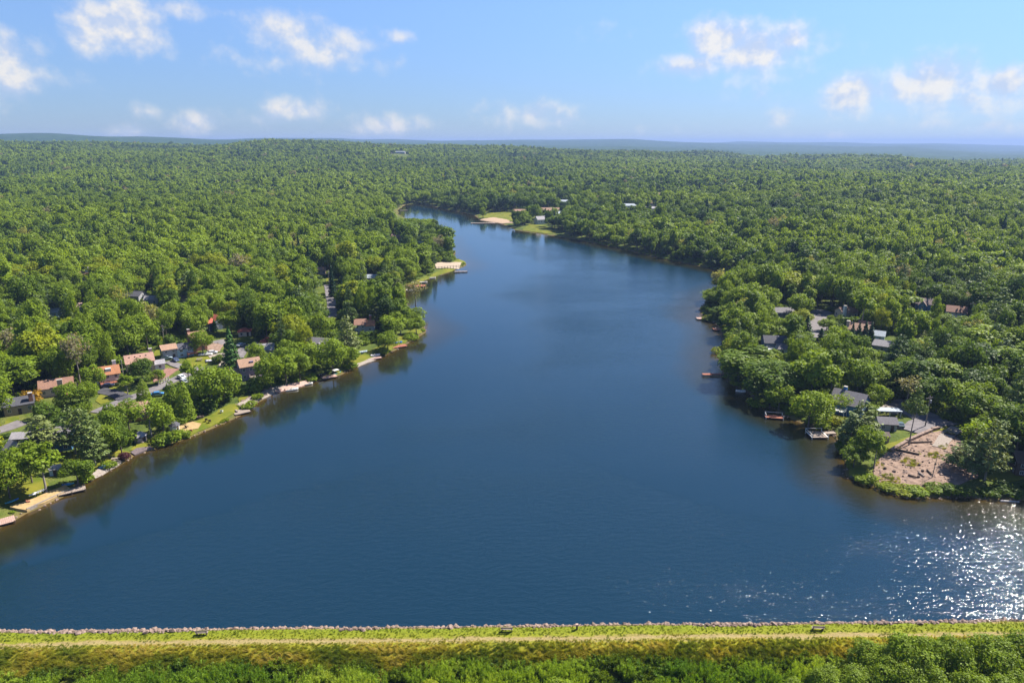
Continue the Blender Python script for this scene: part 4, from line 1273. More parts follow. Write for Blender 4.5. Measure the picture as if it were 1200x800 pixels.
# ------------------------------------------------------------------ boats, docks and lakeside furniture
def hull_mesh(L, W, H, bowlift=.25):
    n = 9; b = MB(); secs = []
    for i in range(n):
        t = i / (n - 1)
        w = W / 2 * (min(1, (1 - t) * 2.6) ** .6 if t > .5 else 1) * (.94 + .06 * t)
        w = max(w, .02)
        x = -L / 2 + L * t
        lift = bowlift * max(0, t - .5) * 2
        secs.append([(x, -w, H + lift), (x, -w * .72, lift * .6 + .06), (x, 0, lift * .6), (x, w * .72, lift * .6 + .06), (x, w, H + lift), (x, w - min(.08, w * .5), H + lift), (x, w * .6, .2 + lift * .6), (x, -w * .6, .2 + lift * .6), (x, -w + min(.08, w * .5), H + lift)])
    vs = [v for s in secs for v in s]; k = 9
    fs = [(i * k + j, i * k + (j + 1) % k, (i + 1) * k + (j + 1) % k, (i + 1) * k + j) for i in range(n - 1) for j in range(k)]
    fs += [tuple(range(k - 1, -1, -1)), tuple((n - 1) * k + j for j in range(k))]
    return b.add(vs, fs)
def boat(px, py, rot, L, W, hull_mat, label, kind='motorboat', cat='boat', z=None, canopy=None, group='boats moored along the left bank', ground=False, seats=3):
    x, y, zz = at_ground(px, py) if ground else (*at(px, py), 0)
    o = empty(kind, (x, y, (zz + .25) if ground else (-.12 if z is None else z)), R_(rot)); o.scale = (.62, .7, .8) if kind == 'kayak' else (.78, .78, .9); tag(o, label, cat, group)
    hull_mesh(L, W, .62 if kind != 'kayak' else .3).build('hull', hull_mat, o, True)
    for i in range(seats):
        MB().box(-L * .3 + i * L * .24, 0, .48 if kind != 'kayak' else .25, L * .07, W * .7, .12).build('seat', WOOD if kind != 'kayak' else RUBBER, o)
    if kind == 'motorboat':
        MB().extrude([(.3, .6), (.42, .6), (.05, 1.05), (-.02, 1.05)], 'y', -W * .38, W * .38).build('windscreen', GLASS, o)
        MB().box(-L / 2 - .12, 0, .55, .35, .32, .75).build('outboard_motor', RUBBER, o)
    if canopy:
        c = MB().box(-.2, 0, 1.75, L * .5, W * .9, .1).build('canopy', canopy, o)
        q = MB()
        for sx in (-1, 1):
            for sy in (-1, 1):
                q.box(-.2 + sx * L * .22, sy * W * .4, 1.15, .06, .06, 1.2)
        q.build('canopy_frame', GREYMETAL, c)
    LANDMARKS.append((px - 5, py - 4, px + 5, py + 2, math.hypot(x, y), x, y, 2))
    return o
def dock(px, py, rot, L, W, mat, label, rail=None, z=.55, frame=False, group=None, benches=0):
    x, y = at(px, py)
    o = empty('dock', (x, y, 0), R_(rot)); tag(o, label, 'dock', group)
    b = MB(); n = max(4, int(L / .32))
    for i in range(n):
        b.box(-L / 2 + (i + .5) * L / n, 0, z, L / n - .03, W, .07)
    b.build('deck', mat, o)
    MB().box(0, -W / 2 + .08, z - .13, L, .12, .18).box(0, W / 2 - .08, z - .13, L, .12, .18).build('beam', DARKWOOD, o)
    k = max(2, int(L / 2.6) + 1)
    for i in range(k):
        for s in (-1, 1):
            MB().cyl((-L / 2 + .15 + (L - .3) * i / (k - 1), s * (W / 2 + .09), -1.6), (-L / 2 + .15 + (L - .3) * i / (k - 1), s * (W / 2 + .09), z + (.9 if rail else .25)), .09, .08, 7).build('post', rail or DARKWOOD, o)
    if rail:
        MB().box(0, W / 2 + .09, z + .86, L, .07, .09).box(-L / 2 + .1, 0, z + .86, .07, W, .09).build('railing', rail, o)
    if frame:
        q = MB()
        for sx in (-1, 1):
            q.box(sx * (L / 2 - .15), 0, z + .07, .22, W - .1, .08)
        q.build('edging', WHITE, o)
    for i in range(benches):
        MB().box(-L / 4 + i * L / 2, W * .2, z + .42, .5, 1.4, .08).box(-L / 4 + i * L / 2, W * .2, z + .2, .4, 1.1, .38).build('bench', WOOD, o)
    LANDMARKS.append((px - 6, py - 4, px + 6, py + 2, math.hypot(x, y), x, y, 2))
    return o
dock(84, 577, 35, 5.6, 2.4, WOOD, 'grey plank dock at the upper end of the sand terrace')
dock(1, 614, 40, 5.0, 3.0, PINKWOOD, 'pinkish plank dock cut off by the left edge of the picture')
dock(283, 484, 40, 4.6, 3.4, WOOD, 'square grey dock at the end of the lakeside lawn', benches=1)
dock(386, 443, 35, 5.0, 2.6, PINKWOOD, 'pink-brown dock beside the boat with the striped canopy')
dock(438, 421, 30, 5.6, 2.6, PINKWOOD, 'pale pink dock with a white boat on it, on the gravel shore')
dock(467, 407, 32, 6.4, 3.2, REDWOOD, 'red-brown dock nearest to the grassy point')
dock(488, 336, 10, 10, 5, REDWOOD, 'orange-red dock in the cove below the sports court')
dock(540, 319, 8, 8, 2.2, WOOD, 'grey swimming dock beside the sports court')
dock(566, 262, 0, 24, 4.5, WOOD, 'long grey swimming dock off the far sand beach')
dock(834, 440, 2, 6.4, 1.7, REDWOOD, 'lone dock with a red-brown platform reaching out from the right bank', group=None)
dock(842, 387, 0, 4.6, 3.2, REDWOOD, 'red-brown boat platform under the trees of the right bank', benches=1)
dock(907, 490, -12, 5.0, 2.3, REDWOOD, 'red-brown deck with white posts under the shore trees', WHITE)
dock(957, 511, 0, 4.6, 4.2, WOOD, 'square pale dock with white frame and posts', WHITE, frame=True, benches=1)
dock(970, 509, 6, 4.0, 1.6, WOOD, 'grey ramp leading from the bank to the square pale dock')
dock(824, 374, 5, 6, 3, PINKWOOD, 'tan platform at the tip of the right bank')
dock(473, 247, 0, 9, 3, WOOD, 'small dock at the far end of the lake, left side')
boat(342, 457, 25, 5.2, 2.0, WHITE, 'white motorboat at the pinkish shore ramp')
boat(357, 451, 25, 6.8, 2.0, surface('dull_white', (.5, .48, .45), (.62, .6, .56)), 'long dull white rowing boat along the bank right of the ramp', 'rowing_boat')
boat(394, 438, 50, 5.2, 2.2, TEAL, 'teal motorboat with a pale canopy beside the pink-brown dock', canopy=WHITE)
boat(440, 419, 25, 4.6, 1.8, WHITE, 'white motorboat lying against the pale pink dock', z=.62)
boat(466, 404, 20, 4.6, 1.8, BLUEPLASTIC, 'blue rowing boat beside the red-brown dock', 'rowing_boat', z=.62)
boat(425, 414, 25, 4.4, 1.8, surface('pale_blue_hull', (.42, .52, .6), (.52, .62, .7)), 'pale blue boat under a shaded tree behind the gravel shore', ground=True, kind='rowing_boat')
boat(378, 441, 25, 4.4, 1.6, RUBBER, 'dark boat in shade left of the pink-brown dock', 'rowing_boat', ground=True)
boat(868, 459, -20, 4.0, 1.5, WHITE, 'small white boat lying in shade under the right bank trees', 'rowing_boat', group='boats by the right bank')
boat(480, 340, 40, 5.0, 2.0, WHITE, 'white boat in the cove left of the sports court', 'rowing_boat', group='boats in the cove')
boat(496, 331, 10, 6.0, 2.0, surface('cream_hull', (.6, .56, .48), (.7, .66, .58)), 'cream boat drawn up below the cove lawn', 'rowing_boat', group='boats in the cove')
boat(507, 326, 8, 5.0, 1.8, surface('ivory_hull', (.66, .62, .52), (.76, .72, .62)), 'ivory boat at the right end of the cove lawn', 'rowing_boat', group='boats in the cove')
boat(241, 417, 12, 6.2, 2.2, WHITE, 'white motorboat on dry land left of the gravel yard', ground=True, group='boats on dry land')
boat(250, 424, 22, 6.4, 2.3, surface('lilac_hull', (.56, .55, .62), (.68, .67, .72)), 'lilac-white motorboat on dry land beside the round lawn', ground=True, group='boats on dry land')
boat(232, 491, 12, 4.4, 1.5, DARKWOOD, 'dark brown rowing boat at the upper edge of the lakeside lawn', 'rowing_boat', ground=True, group='boats on dry land')
boat(122, 549, 12, 2.6, 1.6, BLUEPLASTIC, 'bright blue pedal boat on the gravel patch', 'pedal_boat', ground=True, group='boats on dry land', seats=2)
for i, (px, py, m_, lb) in enumerate(((78, 569, BLUEPLASTIC, 'blue kayak leaning in the boat pile by the grey dock'), (82, 569, TEAL, 'teal kayak on the right of the boat pile by the grey dock'),
                                       (12, 590, TEAL, 'teal kayak at the left end of the sand terrace'), (17, 588, BLUEPLASTIC, 'blue kayak at the left end of the sand terrace'))):
    boat(px, py, 15 + i * 12, 2.9, .8, m_, lb, 'kayak', 'kayak', ground=True, group='kayaks by the sand terrace', seats=1)
# four white loungers on the terrace
def lounger():
    o = empty('sun_lounger', (0, 0, 0))
    MB().box(0, -.2, .32, .62, 1.25, .07).build('seat', WHITE, o)
    MB().extrude([(.42, .33), (.42, .40), (1.0, .80), (1.0, .73)], 'x', -.31, .31).build('backrest', WHITE, o)
    for sx in (-.26, .26):
        for sy in (-.7, .36):
            MB().box(sx, sy, .14, .06, .06, .3).build('leg', WHITE, o)
    return o
L0 = lounger()
for i, (px, py, lb) in enumerate(((40, 583, 'leftmost of the four white sun loungers on the sand terrace'), (43.5, 581.3, 'second from the left of four white sun loungers on the terrace'),
                                  (46.5, 580, 'third from the left of four white sun loungers on the terrace'), (49.5, 578.8, 'rightmost of the four white sun loungers on the sand terrace'))):
    o = L0 if i == 0 else copy_tree(L0)
    x, y, z = at_ground(px, py)
    o.location = (x, y, z + .55); o.rotation_euler = (0, 0, R_(-60))
    tag(o, lb, 'sun lounger', 'white loungers on the sand terrace')
def chair(px, py, rot, mat, label, group='garden chairs along the shore'):
    x, y, z = at_ground(px, py)
    o = empty('garden_chair', (x, y, z + .2), R_(rot)); tag(o, label, 'chair', group)
    MB().box(0, 0, .38, .6, .6, .06).build('seat', mat, o)
    MB().extrude([(.28, .38), (.34, .38), (.52, 1.0), (.46, 1.0)], 'x', -.3, .3).build('backrest', mat, o)
    for sx in (-1, 1):
        MB().box(sx * .34, -.03, .6, .12, .7, .05).build('armrest', mat, o)
        for sy in (-.27, .27):
            MB().box(sx * .3, sy, .18, .06, .06, .4).build('leg', mat, o)
chair(224, 507, 200, REDWOOD, 'red-brown chair on the sandy path at the lawn end')
chair(242, 494, 200, DARKWOOD, 'left one of two dark chairs on the lakeside lawn')
chair(246, 495.5, 200, DARKWOOD, 'right one of two dark chairs on the lakeside lawn')
chair(219, 502, 160, DARKWOOD, 'dark chair beside the dark-roofed pavilion')
chair(34, 590, 120, REDWOOD, 'red chair standing alone low on the sand terrace')
chair(260, 484, 190, WHITE, 'white chair at the shaded top of the lakeside lawn')
def picnic(px, py, rot, label, s=1.0, lift=.1, group='tables along the shore'):
    x, y, z = at_ground(px, py)
    o = empty('picnic_table', (x, y, z + lift), R_(rot)); tag(o, label, 'table', group)
    for i in range(5):
        MB().box(0, (i - 2) * .16 * s, .75, 1.9 * s, .145 * s, .05).build('plank', WOOD, o)
    for sy in (-1, 1):
        MB().box(0, sy * .72 * s, .45, 1.9 * s, .28, .05).build('seat', WOOD, o)
    for sx in (-1, 1):
        MB().box(sx * .65 * s, 0, .41, .08, 1.5 * s, .09).cyl((sx * .65 * s, -.7, -.1), (sx * .65 * s, -.25, .74), .05, .05, 6).cyl((sx * .65 * s, .7, -.1), (sx * .65 * s, .25, .74), .05, .05, 6).build('leg', DARKWOOD, o)
picnic(136, 541, 15, 'dark wooden picnic table at the top of the gravel patch', group=None, lift=.25)
picnic(234, 423, 20, 'low table in the middle of the round lawn by the split-level house', group=None, lift=.2)
# benches on the dam, all facing the lake
def bench():
    o = empty('bench', (0, 0, 0))
    for i in range(3):
        MB().box(0, (i - 1) * .15, .46, 1.9, .135, .05).build('slat', WOOD, o)
    for i in range(2):
        MB().box(0, -.26 - i * .02, .70 + i * .18, 1.9, .05, .14).build('slat', WOOD, o)
    for sx in (-.75, .75):
        MB().box(sx, 0, .2, .08, .42, .5).box(sx, -.22, .62, .08, .07, .6).build('leg', DARKWOOD, o)
    return o
B0 = bench()
for i, (px, py, lb) in enumerate(((237, 744, 'weathered bench on the dam nearest the left end'), (594, 740, 'weathered bench midway along the grassy dam'), (958, 738.5, 'weathered bench on the dam left of the corner trees'))):
    o = B0 if i == 0 else copy_tree(B0)
    x, y, z = dam_pt(px, py)
    o.location = (x, y, z + .12); o.rotation_euler = (0, 0, R_(2 - i * 3)); tag(o, lb, 'bench', 'benches along the dam crest')
x, y, z = dam_pt(676, 738)
o = empty('marker_post', (x, y, z)); tag(o, 'short dark post with a pale head on the dam crest', 'post')
MB().box(0, 0, .4, .26, .26, .9).build('shaft', DARKWOOD, o); MB().box(0, 0, 1.0, .42, .36, .3).build('head', PINKWOOD, o)

# utility poles
def pole(px, py, hh, label, arm=True, rot=0):
    x, y, z = at_ground(px, py)
    o = empty('utility_pole', (x, y, z), R_(rot)); tag(o, label, 'utility pole', 'utility poles')
    MB().cyl((0, 0, -.5), (0, 0, hh), .17, .12, 8).build('shaft', GREYBARK, o)
    if arm:
        MB().box(0, .14, hh - .7, 2.4, .1, .12).build('crossarm', WOOD, o)
        for sx in (-1.1, -.4, .4, 1.1):
            MB().cyl((sx, .14, hh - .64), (sx, .14, hh - .42), .05, .04, 6).build('insulator', CONC, o)
        MB().cyl((.3, -.2, hh - 2.0), (.3, -.2, hh - 1.2), .2, .2, 9).build('transformer', GREYMETAL, o)
    s = float(proj(x, y, z)[2]) / F_PX
    LANDMARKS.append((px - 2, py - hh / s, px + 2, py - hh / s * .3, math.hypot(x, y), x, y, 1))
pole(193, 405, 8, 'wooden utility pole behind the white split-level house')
pole(147, 455, 9.5, 'tall bare pole between the red deck and the salmon-roofed house', False)
pole(386, 338, 10, 'pale utility pole at the far end of the straight street')
pole(1135, 385, 11, 'pale utility pole in the wood right of the pale green house')
pole(1084, 500, 9, 'utility pole on the shaded road behind the bare clearing', True, 20)
pole(168, 345, 9, 'utility pole at the right end of the long slate roof', False)

# fallen trunks, stumps and the bleached log
def log(px0, py0, px1, py1, r, mat, label, lift=.3, name='fallen_log', group='logs lying in the clearing', ground=True):
    a = at_ground(px0, py0) if ground else (*at(px0, py0), 0); b_ = at_ground(px1, py1) if ground else (*at(px1, py1), 0)
    o = empty(name, (a[0], a[1], a[2] + lift)); tag(o, label, 'log', group)
    v = Vector((b_[0] - a[0], b_[1] - a[1], b_[2] - a[2]))
    MB().cyl((0, 0, 0), v, r, r * .75, 9).build('trunk', mat, o)
    side = v.cross(Vector((0, 0, 1))).normalized()
    q = MB()
    for t, s in ((.35, 1), (.6, -1), (.8, 1)):
        q.cyl(v * t, v * t + side * s * r * 2.6 + Vector((0, 0, r * 1.4)), r * .25, r * .12, 5)
    q.build('branch_stub', mat, o)
log(1049, 528, 1077, 534, .28, DARKWOOD, 'longest dark log lying across the bare clearing', .45)
log(1065, 520, 1092, 519, .22, DARKWOOD, 'dark log along the upper edge of the bare clearing', .45)
log(1106, 509, 1126, 514, .2, DARKWOOD, 'dark log crossing the gravel drive', .5)
log(1064, 558, 1074, 561, .22, DARKWOOD, 'short dark log at the lower edge of the clearing', .45)
log(1076, 555, 1083, 560, .22, WOOD, 'pale short log beside the lower dark one', .45)
log(1086, 552, 1092, 558, .2, DARKWOOD, 'dark log at the foot of the leaning dead stem', .45)
log(1045, 539, 1054, 540, .2, WOOD, 'thin pale log on the left of the clearing', .45)
log(1172, 587, 1194, 588, .3, CONC, 'bleached log floating at the bank by the right edge', .05, group=None, ground=False)
def stump_mesh(seed):
    r = random.Random(seed); b = MB(); n = 9
    rings = []
    for zz, rad_ in ((-.3, .5), (.1, .40), (.35, .33), (.55, .34)):
        rings.append([(rad_ * r.uniform(.8, 1.2) * math.cos(2 * PI * i / n), rad_ * r.uniform(.8, 1.2) * math.sin(2 * PI * i / n), zz + r.uniform(-.04, .04)) for i in range(n)])
    return b.add([v for g in rings for v in g], [(k * n + i, k * n + (i + 1) % n, (k + 1) * n + (i + 1) % n, (k + 1) * n + i) for k in range(3) for i in range(n)] + [tuple(3 * n + i for i in range(n))]).mesh('stump')
STUMPS = [stump_mesh(i) for i in range(4)]
for m_ in STUMPS:
    m_.materials.append(DARKWOOD)
STUMP_OBJ = []
for i, (px, py) in enumerate(((1063, 528), (1067, 528), (1071, 529), (1054, 534), (1082, 529), (1083, 535), (1072, 536), (1058, 546), (1059, 552), (1067, 549), (1077, 546), (1081, 553), (1037, 550), (1043, 557), (1038, 560), (1076, 560), (1089, 543), (1096, 545), (1086, 509), (1092, 507), (1119, 516), (1072, 540), (1081, 542), (1058, 559))):
    x, y, z = at_ground(px, py)
    o = link('tree_stump', STUMPS[i % 4], None); o.location = (x, y, z + .15); o.rotation_euler = (0, 0, i * 1.3)
    s = .85 if i in (10, 11, 12, 15) else random.uniform(.4, .65)
    o.scale = (s, s, s)
    STUMP_OBJ.append((px, py, o))
for nm_, lo_, hi_ in (('upper', 0, 532), ('middle', 532, 548), ('lower', 548, 900)):
    row = sorted([q_ for q_ in STUMP_OBJ if lo_ <= q_[1] < hi_], key=lambda q_: q_[0])
    for j_, q_ in enumerate(row):
        tag(q_[2], 'dark stump, %s from the left in the %s row of the bare clearing' % (['first', 'second', 'third', 'fourth', 'fifth', 'sixth', 'seventh', 'eighth', 'ninth', 'tenth', 'eleventh', 'twelfth'][j_], nm_), 'stump', 'dark stumps in the bare clearing')
x, y, z = at_ground(1092, 560)
o = empty('dead_stem', (x, y, z), 0); tag(o, 'thin leaning dead stem at the right of the bare clearing', 'dead tree')
MB().cyl((0, 0, -.3), (.6, .3, 6.0), .12, .04, 7).build('trunk', GREYBARK, o)
MB().cyl((.25, .12, 2.6), (1.5, -.2, 3.6), .05, .02, 5).cyl((.35, .2, 3.6), (-.7, .3, 4.8), .05, .02, 5).build('branch', GREYBARK, o)

# sports court: a row of low bays under a pale roof strip along its near edge
def fence_line(px0, px1, n, hh, mat, label, name='fence', rails=2):
    a, b_ = at_ground(*px0), at_ground(*px1)
    L = math.hypot(b_[0] - a[0], b_[1] - a[1]); rz = math.atan2(b_[1] - a[1], b_[0] - a[0])
    o = empty(name, a, rz); tag(o, label, 'fence')
    for i in range(n + 1):
        MB().box(L * i / n, 0, hh / 2 + .2, .18, .18, hh + .6).build('post', mat, o)
    for k in range(rails):
        MB().box(L / 2, .1, .5 + (hh - .5) * k / max(1, rails - 1) + .2, L, .07, .14).build('rail', mat, o)
fence_line((511, 316), (538, 317), 8, 1.3, DARKWOOD, 'dark post fence along the near side of the sports court')
fence_line((186, 452), (198, 446), 4, 1.1, CONC, 'pale rail fence in shade above the clipped green cones')

# ------------------------------------------------------------------ trees placed one by one
N_TREES = 0
HAND = []                         # x, y, radius
def T(px, py, kind, hh, w, tone, label, name='broadleaf_tree', cat='tree', group=None, lift=0.0, lean=0.0):
    global N_TREES
    x, y, z = at_ground(px, py)
    make_plant(kind, x, y, z + lift, hh, w, tone, random.uniform(0, 6.28), label, group, name, cat, lean)
    HAND.append((x, y, w * .42))
    if cat == 'tree':
        N_TREES += 1
TL = 'trees standing on the left bank lawns'
T(55, 578, 'tall1', 12.5, 8.0, .66, 'bright green tree rising from the edge of the sand terrace', group=TL)
T(12, 584, 'broad1', 11, 9, .60, 'broad tree at the left edge casting streaky shade on the lawn', group=TL)
T(38, 566, 'broad4', 10.5, 7.6, .68, 'yellow-green tree hiding the grey cottage from the lake', group=TL)
T(92, 569, 'broad2', 7.2, 7.0, .38, 'low dark green tree leaning over the grey plank dock', group=TL)
T(112, 546, 'pine0', 14.5, 8.5, .60, 'tall tiered pine above the gravel patch', 'pine_tree', group=TL)
T(89, 532, 'pine1', 13, 7.4, .62, 'slim pine with a bare lower trunk right of the blue house', 'pine_tree', group=TL)
T(101, 531, 'pine0', 12, 7.6, .70, 'second bare-trunked pine right of the blue house', 'pine_tree', group=TL)
T(128, 536, 'broad3', 9.5, 7.0, .62, 'bright tree between the tall pine and the maroon shrub', group=TL)
T(143, 531, 'broad5', 8.5, 6.2, .30, 'dark blue-green tree behind the maroon shore shrub', group=TL)
T(53, 529, 'pine0', 9.5, 12, .85, 'flat spreading grey-green tree before the blue house', 'pine_tree', group=TL)
T(178, 512, 'sparse0', 10.5, 9.5, .80, 'wispy grey-green tree above the domed gazebo', group=TL)
T(192, 508, 'broad6', 8.8, 8.0, .66, 'dull green tree left of the dark-roofed pavilion', group=TL)
T(152, 505, 'broad0', 9.0, 8.0, .52, 'mid green tree in front of the low tan-roofed house', group=TL)
T(135, 512, 'broad2', 9.5, 8.0, .45, 'dense green tree left of the low tan-roofed house', group=TL)
T(170, 475, 'arborvitae', 8.4, 5.0, .62, 'bright green clipped cone in front of the salmon-roofed house', 'arborvitae', group='clipped green cones')
T(218, 492, 'arborvitae', 11.5, 6.2, .70, 'large bright clipped cone at the top of the lakeside lawn', 'arborvitae', group='clipped green cones')
T(204, 489, 'arborvitae', 11.5, 6.0, .45, 'duller clipped cone just left of the large bright one', 'arborvitae', group='clipped green cones')
T(250, 479, 'broad1', 13.5, 13.0, .66, 'big round bright tree above the lakeside lawn', group=TL)
T(264, 471, 'broad3', 11, 9.5, .58, 'tree on the right shoulder of the big round one', group=TL)
T(168, 452, 'broad5', 9.5, 8.5, .22, 'dark tree covering the front of the salmon-roofed house', group=TL)
T(238, 414, 'broad6', 9.0, 8.6, .66, 'round tree standing before the tall brick house', group=TL)
T(272, 430, 'spruce', 14.5, 7.5, .62, 'tall green spruce right of the dry-land boats', 'spruce_tree', group=TL)
T(271, 390, 'broad4', 9.5, 10.5, .62, 'round tree beside the red-roofed house', group=TL)
T(252, 388, 'young_spruce', 5.5, 2.6, .75, 'slim young spruce before the red-roofed house', 'spruce_tree', group=TL)
T(257, 425, 'bush1', 3.6, 4.6, .35, 'dark shrub between the two dry-land boats', 'shrub', 'shrub')
T(318, 457, 'broad0', 12, 9.5, .72, 'bright yellow-green tree hiding the end of the purple-grey house', group=TL)
T(336, 452, 'broad2', 11, 9.0, .74, 'bright yellow-green tree above the pinkish shore ramp', group=TL)
T(352, 446, 'broad5', 9.5, 8.0, .64, 'green tree right of the pinkish shore ramp', group=TL)
T(390, 436, 'broad1', 12, 11.5, .70, 'large bright tree over the striped-canopy boat', group=TL)
T(408, 430, 'broad3', 8, 8, .62, 'low tree on the bank right of the large bright one', group=TL)
T(312, 412, 'purple_bush', 6.0, 6.6, .5, 'dark purple-leaved tree beside the grey house', 'purple_tree', group=TL)
T(300, 429, 'broad4', 8.5, 7.5, .70, 'yellow-green tree behind the purple-grey house', group=TL)
T(455, 413, 'broad0', 8.5, 9.0, .60, 'bushy green tree left of the red-brown dock', group=TL)
T(488, 392, 'broad2', 7.5, 8.0, .62, 'low bright tree on the grassy point', group=TL)
T(487, 360, 'sparse0', 14, 11, .98, 'bare grey tree leaning out over the cove', group=TL)
T(390, 348, 'spruce', 17, 4.8, .1, 'narrow black-green spruce beside the straight street', 'spruce_tree', group=TL)
for i, (px, py) in enumerate(((496, 276), (505, 270), (512, 278), (519, 285), (499, 290), (511, 296), (521, 297))):
    T(px, py, 'broad%d' % i, [8, 8, 10, 12, 12, 12, 12][i], 11, .35 + .05 * i, ['dark tree at the left of the wooded point tip', 'tall dark tree topping the wooded point', 'tree on the far side of the wooded point', 'tree overhanging the water at the wooded point', 'green tree in the middle of the wooded point', 'green tree low on the wooded point above the court', 'lowest tree at the tip of the wooded point'][i], group='trees on the wooded point')
SB = 'shrubs along the shore'
T(112, 458, 'broad3', 9.0, 7.5, .62, 'leafy tree between the cream house and the white house', group=TL)
T(104, 476, 'broad0', 7.5, 7.0, .66, 'bright tree below the dark asphalt drive, left of the road', group=TL)
T(84, 478, 'broad6', 8.0, 8.0, .58, 'leafy tree right of the golden bush', group=TL)
T(186, 450, 'broad5', 5.0, 5.0, .70, 'small bright tree between the mulch bed and the road', group=TL)
T(222, 452, 'tall0', 8.5, 5.5, .68, 'slim tree beside the roadside white car', group=TL)
T(150, 463, 'tall1', 7.0, 4.6, .60, 'small slim tree at the end of the dark asphalt drive', group=TL)
T(147, 539, 'purple_bush', 2.6, 3.2, .4, 'maroon shrub at the water edge right of the gravel patch', 'shrub', 'shrub', SB)
T(38, 472, 'golden_bush', 4.2, 5.4, .5, 'golden yellow bush in front of the tan house', 'shrub', 'shrub')
T(200, 516, 'bush0', 3.4, 6.4, .62, 'wide bright shrub at the bank below the dark-roofed pavilion', 'shrub', 'shrub', SB)
T(190, 520, 'bush1', 3.4, 5.6, .50, 'dark rounded shrub at the bank left of the wide bright one', 'shrub', 'shrub', SB)
T(214, 512, 'bush1', 2.4, 4.2, .64, 'low shrub trailing down the bank below the sandy path', 'shrub', 'shrub', SB)
T(290, 478, 'bush0', 2.4, 5.0, .80, 'low yellow-green shrub right of the square grey dock', 'shrub', 'shrub', SB)
T(303, 467, 'bush1', 2.0, 4.6, .82, 'low yellow-green shrub on the gravel shore', 'shrub', 'shrub', SB)
T(130, 547, 'bush0', 1.8, 4.2, .66, 'low shrub on the bank below the picnic table', 'shrub', 'shrub', SB)
T(100, 563, 'bush1', 1.8, 4.0, .74, 'low yellow-green shrub right of the grey plank dock', 'shrub', 'shrub', SB)
T(183, 516, 'purple_bush', 1.6, 2.6, .6, 'small maroon shrub right of the domed gazebo', 'shrub', 'shrub', SB)
T(412, 431, 'bush0', 3.2, 6.6, .64, 'bright shrub spilling over the bank left of the gravel shore', 'shrub', 'shrub', SB)
T(449, 415, 'bush1', 3.2, 6.0, .66, 'bright shrub right of the pale pink dock', 'shrub', 'shrub', SB)
T(482, 398, 'bush0', 2.6, 7.0, .80, 'yellow-green shrub on the bank near the grassy point', 'shrub', 'shrub', SB)
T(364, 446, 'bush0', 2.2, 5.0, .64, 'low green shrub behind the long dull white boat', 'shrub', 'shrub', SB)
# right bank
TR = 'trees standing on the right bank'
T(912, 480, 'broad3', 8.6, 8.4, .82, 'round yellow-green tree above the white-posted deck', group=TR)
T(947, 502, 'broad0', 11.5, 11.5, .84, 'large yellow-green tree left of the square pale dock', group=TR)
T(966, 490, 'broad5', 8, 5.5, .80, 'slim yellow-green tree before the large blue house', group=TR)
T(983, 489, 'sparse0', 7.5, 6.5, .76, 'light open tree before the wall of the large blue house', group=TR)
T(1022, 484, 'broad2', 3.6, 4.0, .80, 'small yellow-green tree at the corner of the large blue house', group=TR)
T(1026, 478, 'broad6', 7.5, 7.5, .70, 'bright round tree right of the large blue house', group=TR)
T(1006, 518, 'pine1', 11.5, 10.5, .72, 'big grey-green pine right of the square pale dock', 'pine_tree', group=TR)
T(995, 525, 'pine0', 9.5, 8.0, .55, 'dull pine overhanging the water right of the ramp', 'pine_tree', group=TR)
T(1012, 540, 'broad4', 9.5, 7.5, .58, 'green tree at the left edge of the bare clearing', group=TR)
T(1024, 548, 'tall0', 9.0, 5.0, .66, 'slim bright tree on the left side of the bare clearing', group=TR)
T(1000, 548, 'broad5', 6.0, 6.5, .46, 'low dark tree at the water below the big pine', group=TR)
T(1065, 522, 'pine2', 17, 6.5, .55, 'tall thin pine with a small high crown beside the bright lawn', 'pine_tree', group=TR)
T(1062, 478, 'sparse0', 10, 9, .98, 'bare pinkish-grey tree behind the gravel by the road', group=TR)
T(1154, 563, 'pine1', 15, 8.4, .85, 'largest grey-green pine right of the bare clearing', 'pine_tree', group=TR)
T(1138, 561, 'pine1', 10, 7.0, .62, 'dull pine leaning over the right side of the clearing', 'pine_tree', group=TR)
T(1124, 550, 'pine1', 7.0, 7.5, .62, 'low spreading pine on the right of the bare clearing', 'pine_tree', group=TR)
T(1168, 548, 'pine0', 12, 9, .62, 'grey pine left of the dark timber house', 'pine_tree', group=TR)
T(1140, 534, 'sparse0', 10, 9, .80, 'open grey-green tree beside the gravel drive', group=TR)
T(1118, 488, 'broad1', 10.5, 11.5, .66, 'bright round tree over the shaded road', group=TR)
T(1146, 488, 'broad6', 10.5, 10.5, .60, 'green tree right of the shaded road', group=TR)
T(1097, 482, 'broad2', 10.5, 10, .22, 'dark tree behind the utility pole on the road', group=TR)
T(1075, 478, 'broad5', 9, 8.5, .26, 'dark tree left of the utility pole on the road', group=TR)
for i, (px, py, hh) in enumerate(((996, 412, 9), (1003, 414, 10), (1011, 412, 10), (1018, 409, 9))):
    T(px, py, 'spruce', hh + 2, 5.2, .18, ['leftmost', 'second from the left', 'second from the right', 'rightmost'][i] + ' of four dark spruces before the brown-gabled house', 'spruce_tree', group='row of dark spruces')
T(944, 398, 'spruce', 10, 7, .4, 'broad dark spruce left of the cul-de-sac', 'spruce_tree', group=TR)
T(961, 405, 'young_spruce', 7.5, 4.6, .4, 'small dark spruce at the foot of the cul-de-sac', 'spruce_tree', group=TR)
T(968, 388, 'broad3', 5.5, 6.5, .66, 'round ornamental tree right of the cul-de-sac', group=TR)
T(990, 402, 'purple_bush', 6.0, 5.5, .5, 'dark red-leaved tree left of the brown-gabled house', 'purple_tree', group=TR)
T(924, 391, 'tall1', 9, 5.0, .90, 'slim bright yellow-green tree above the slate-roofed house', group=TR)
SR = 'shrubs on the right bank'
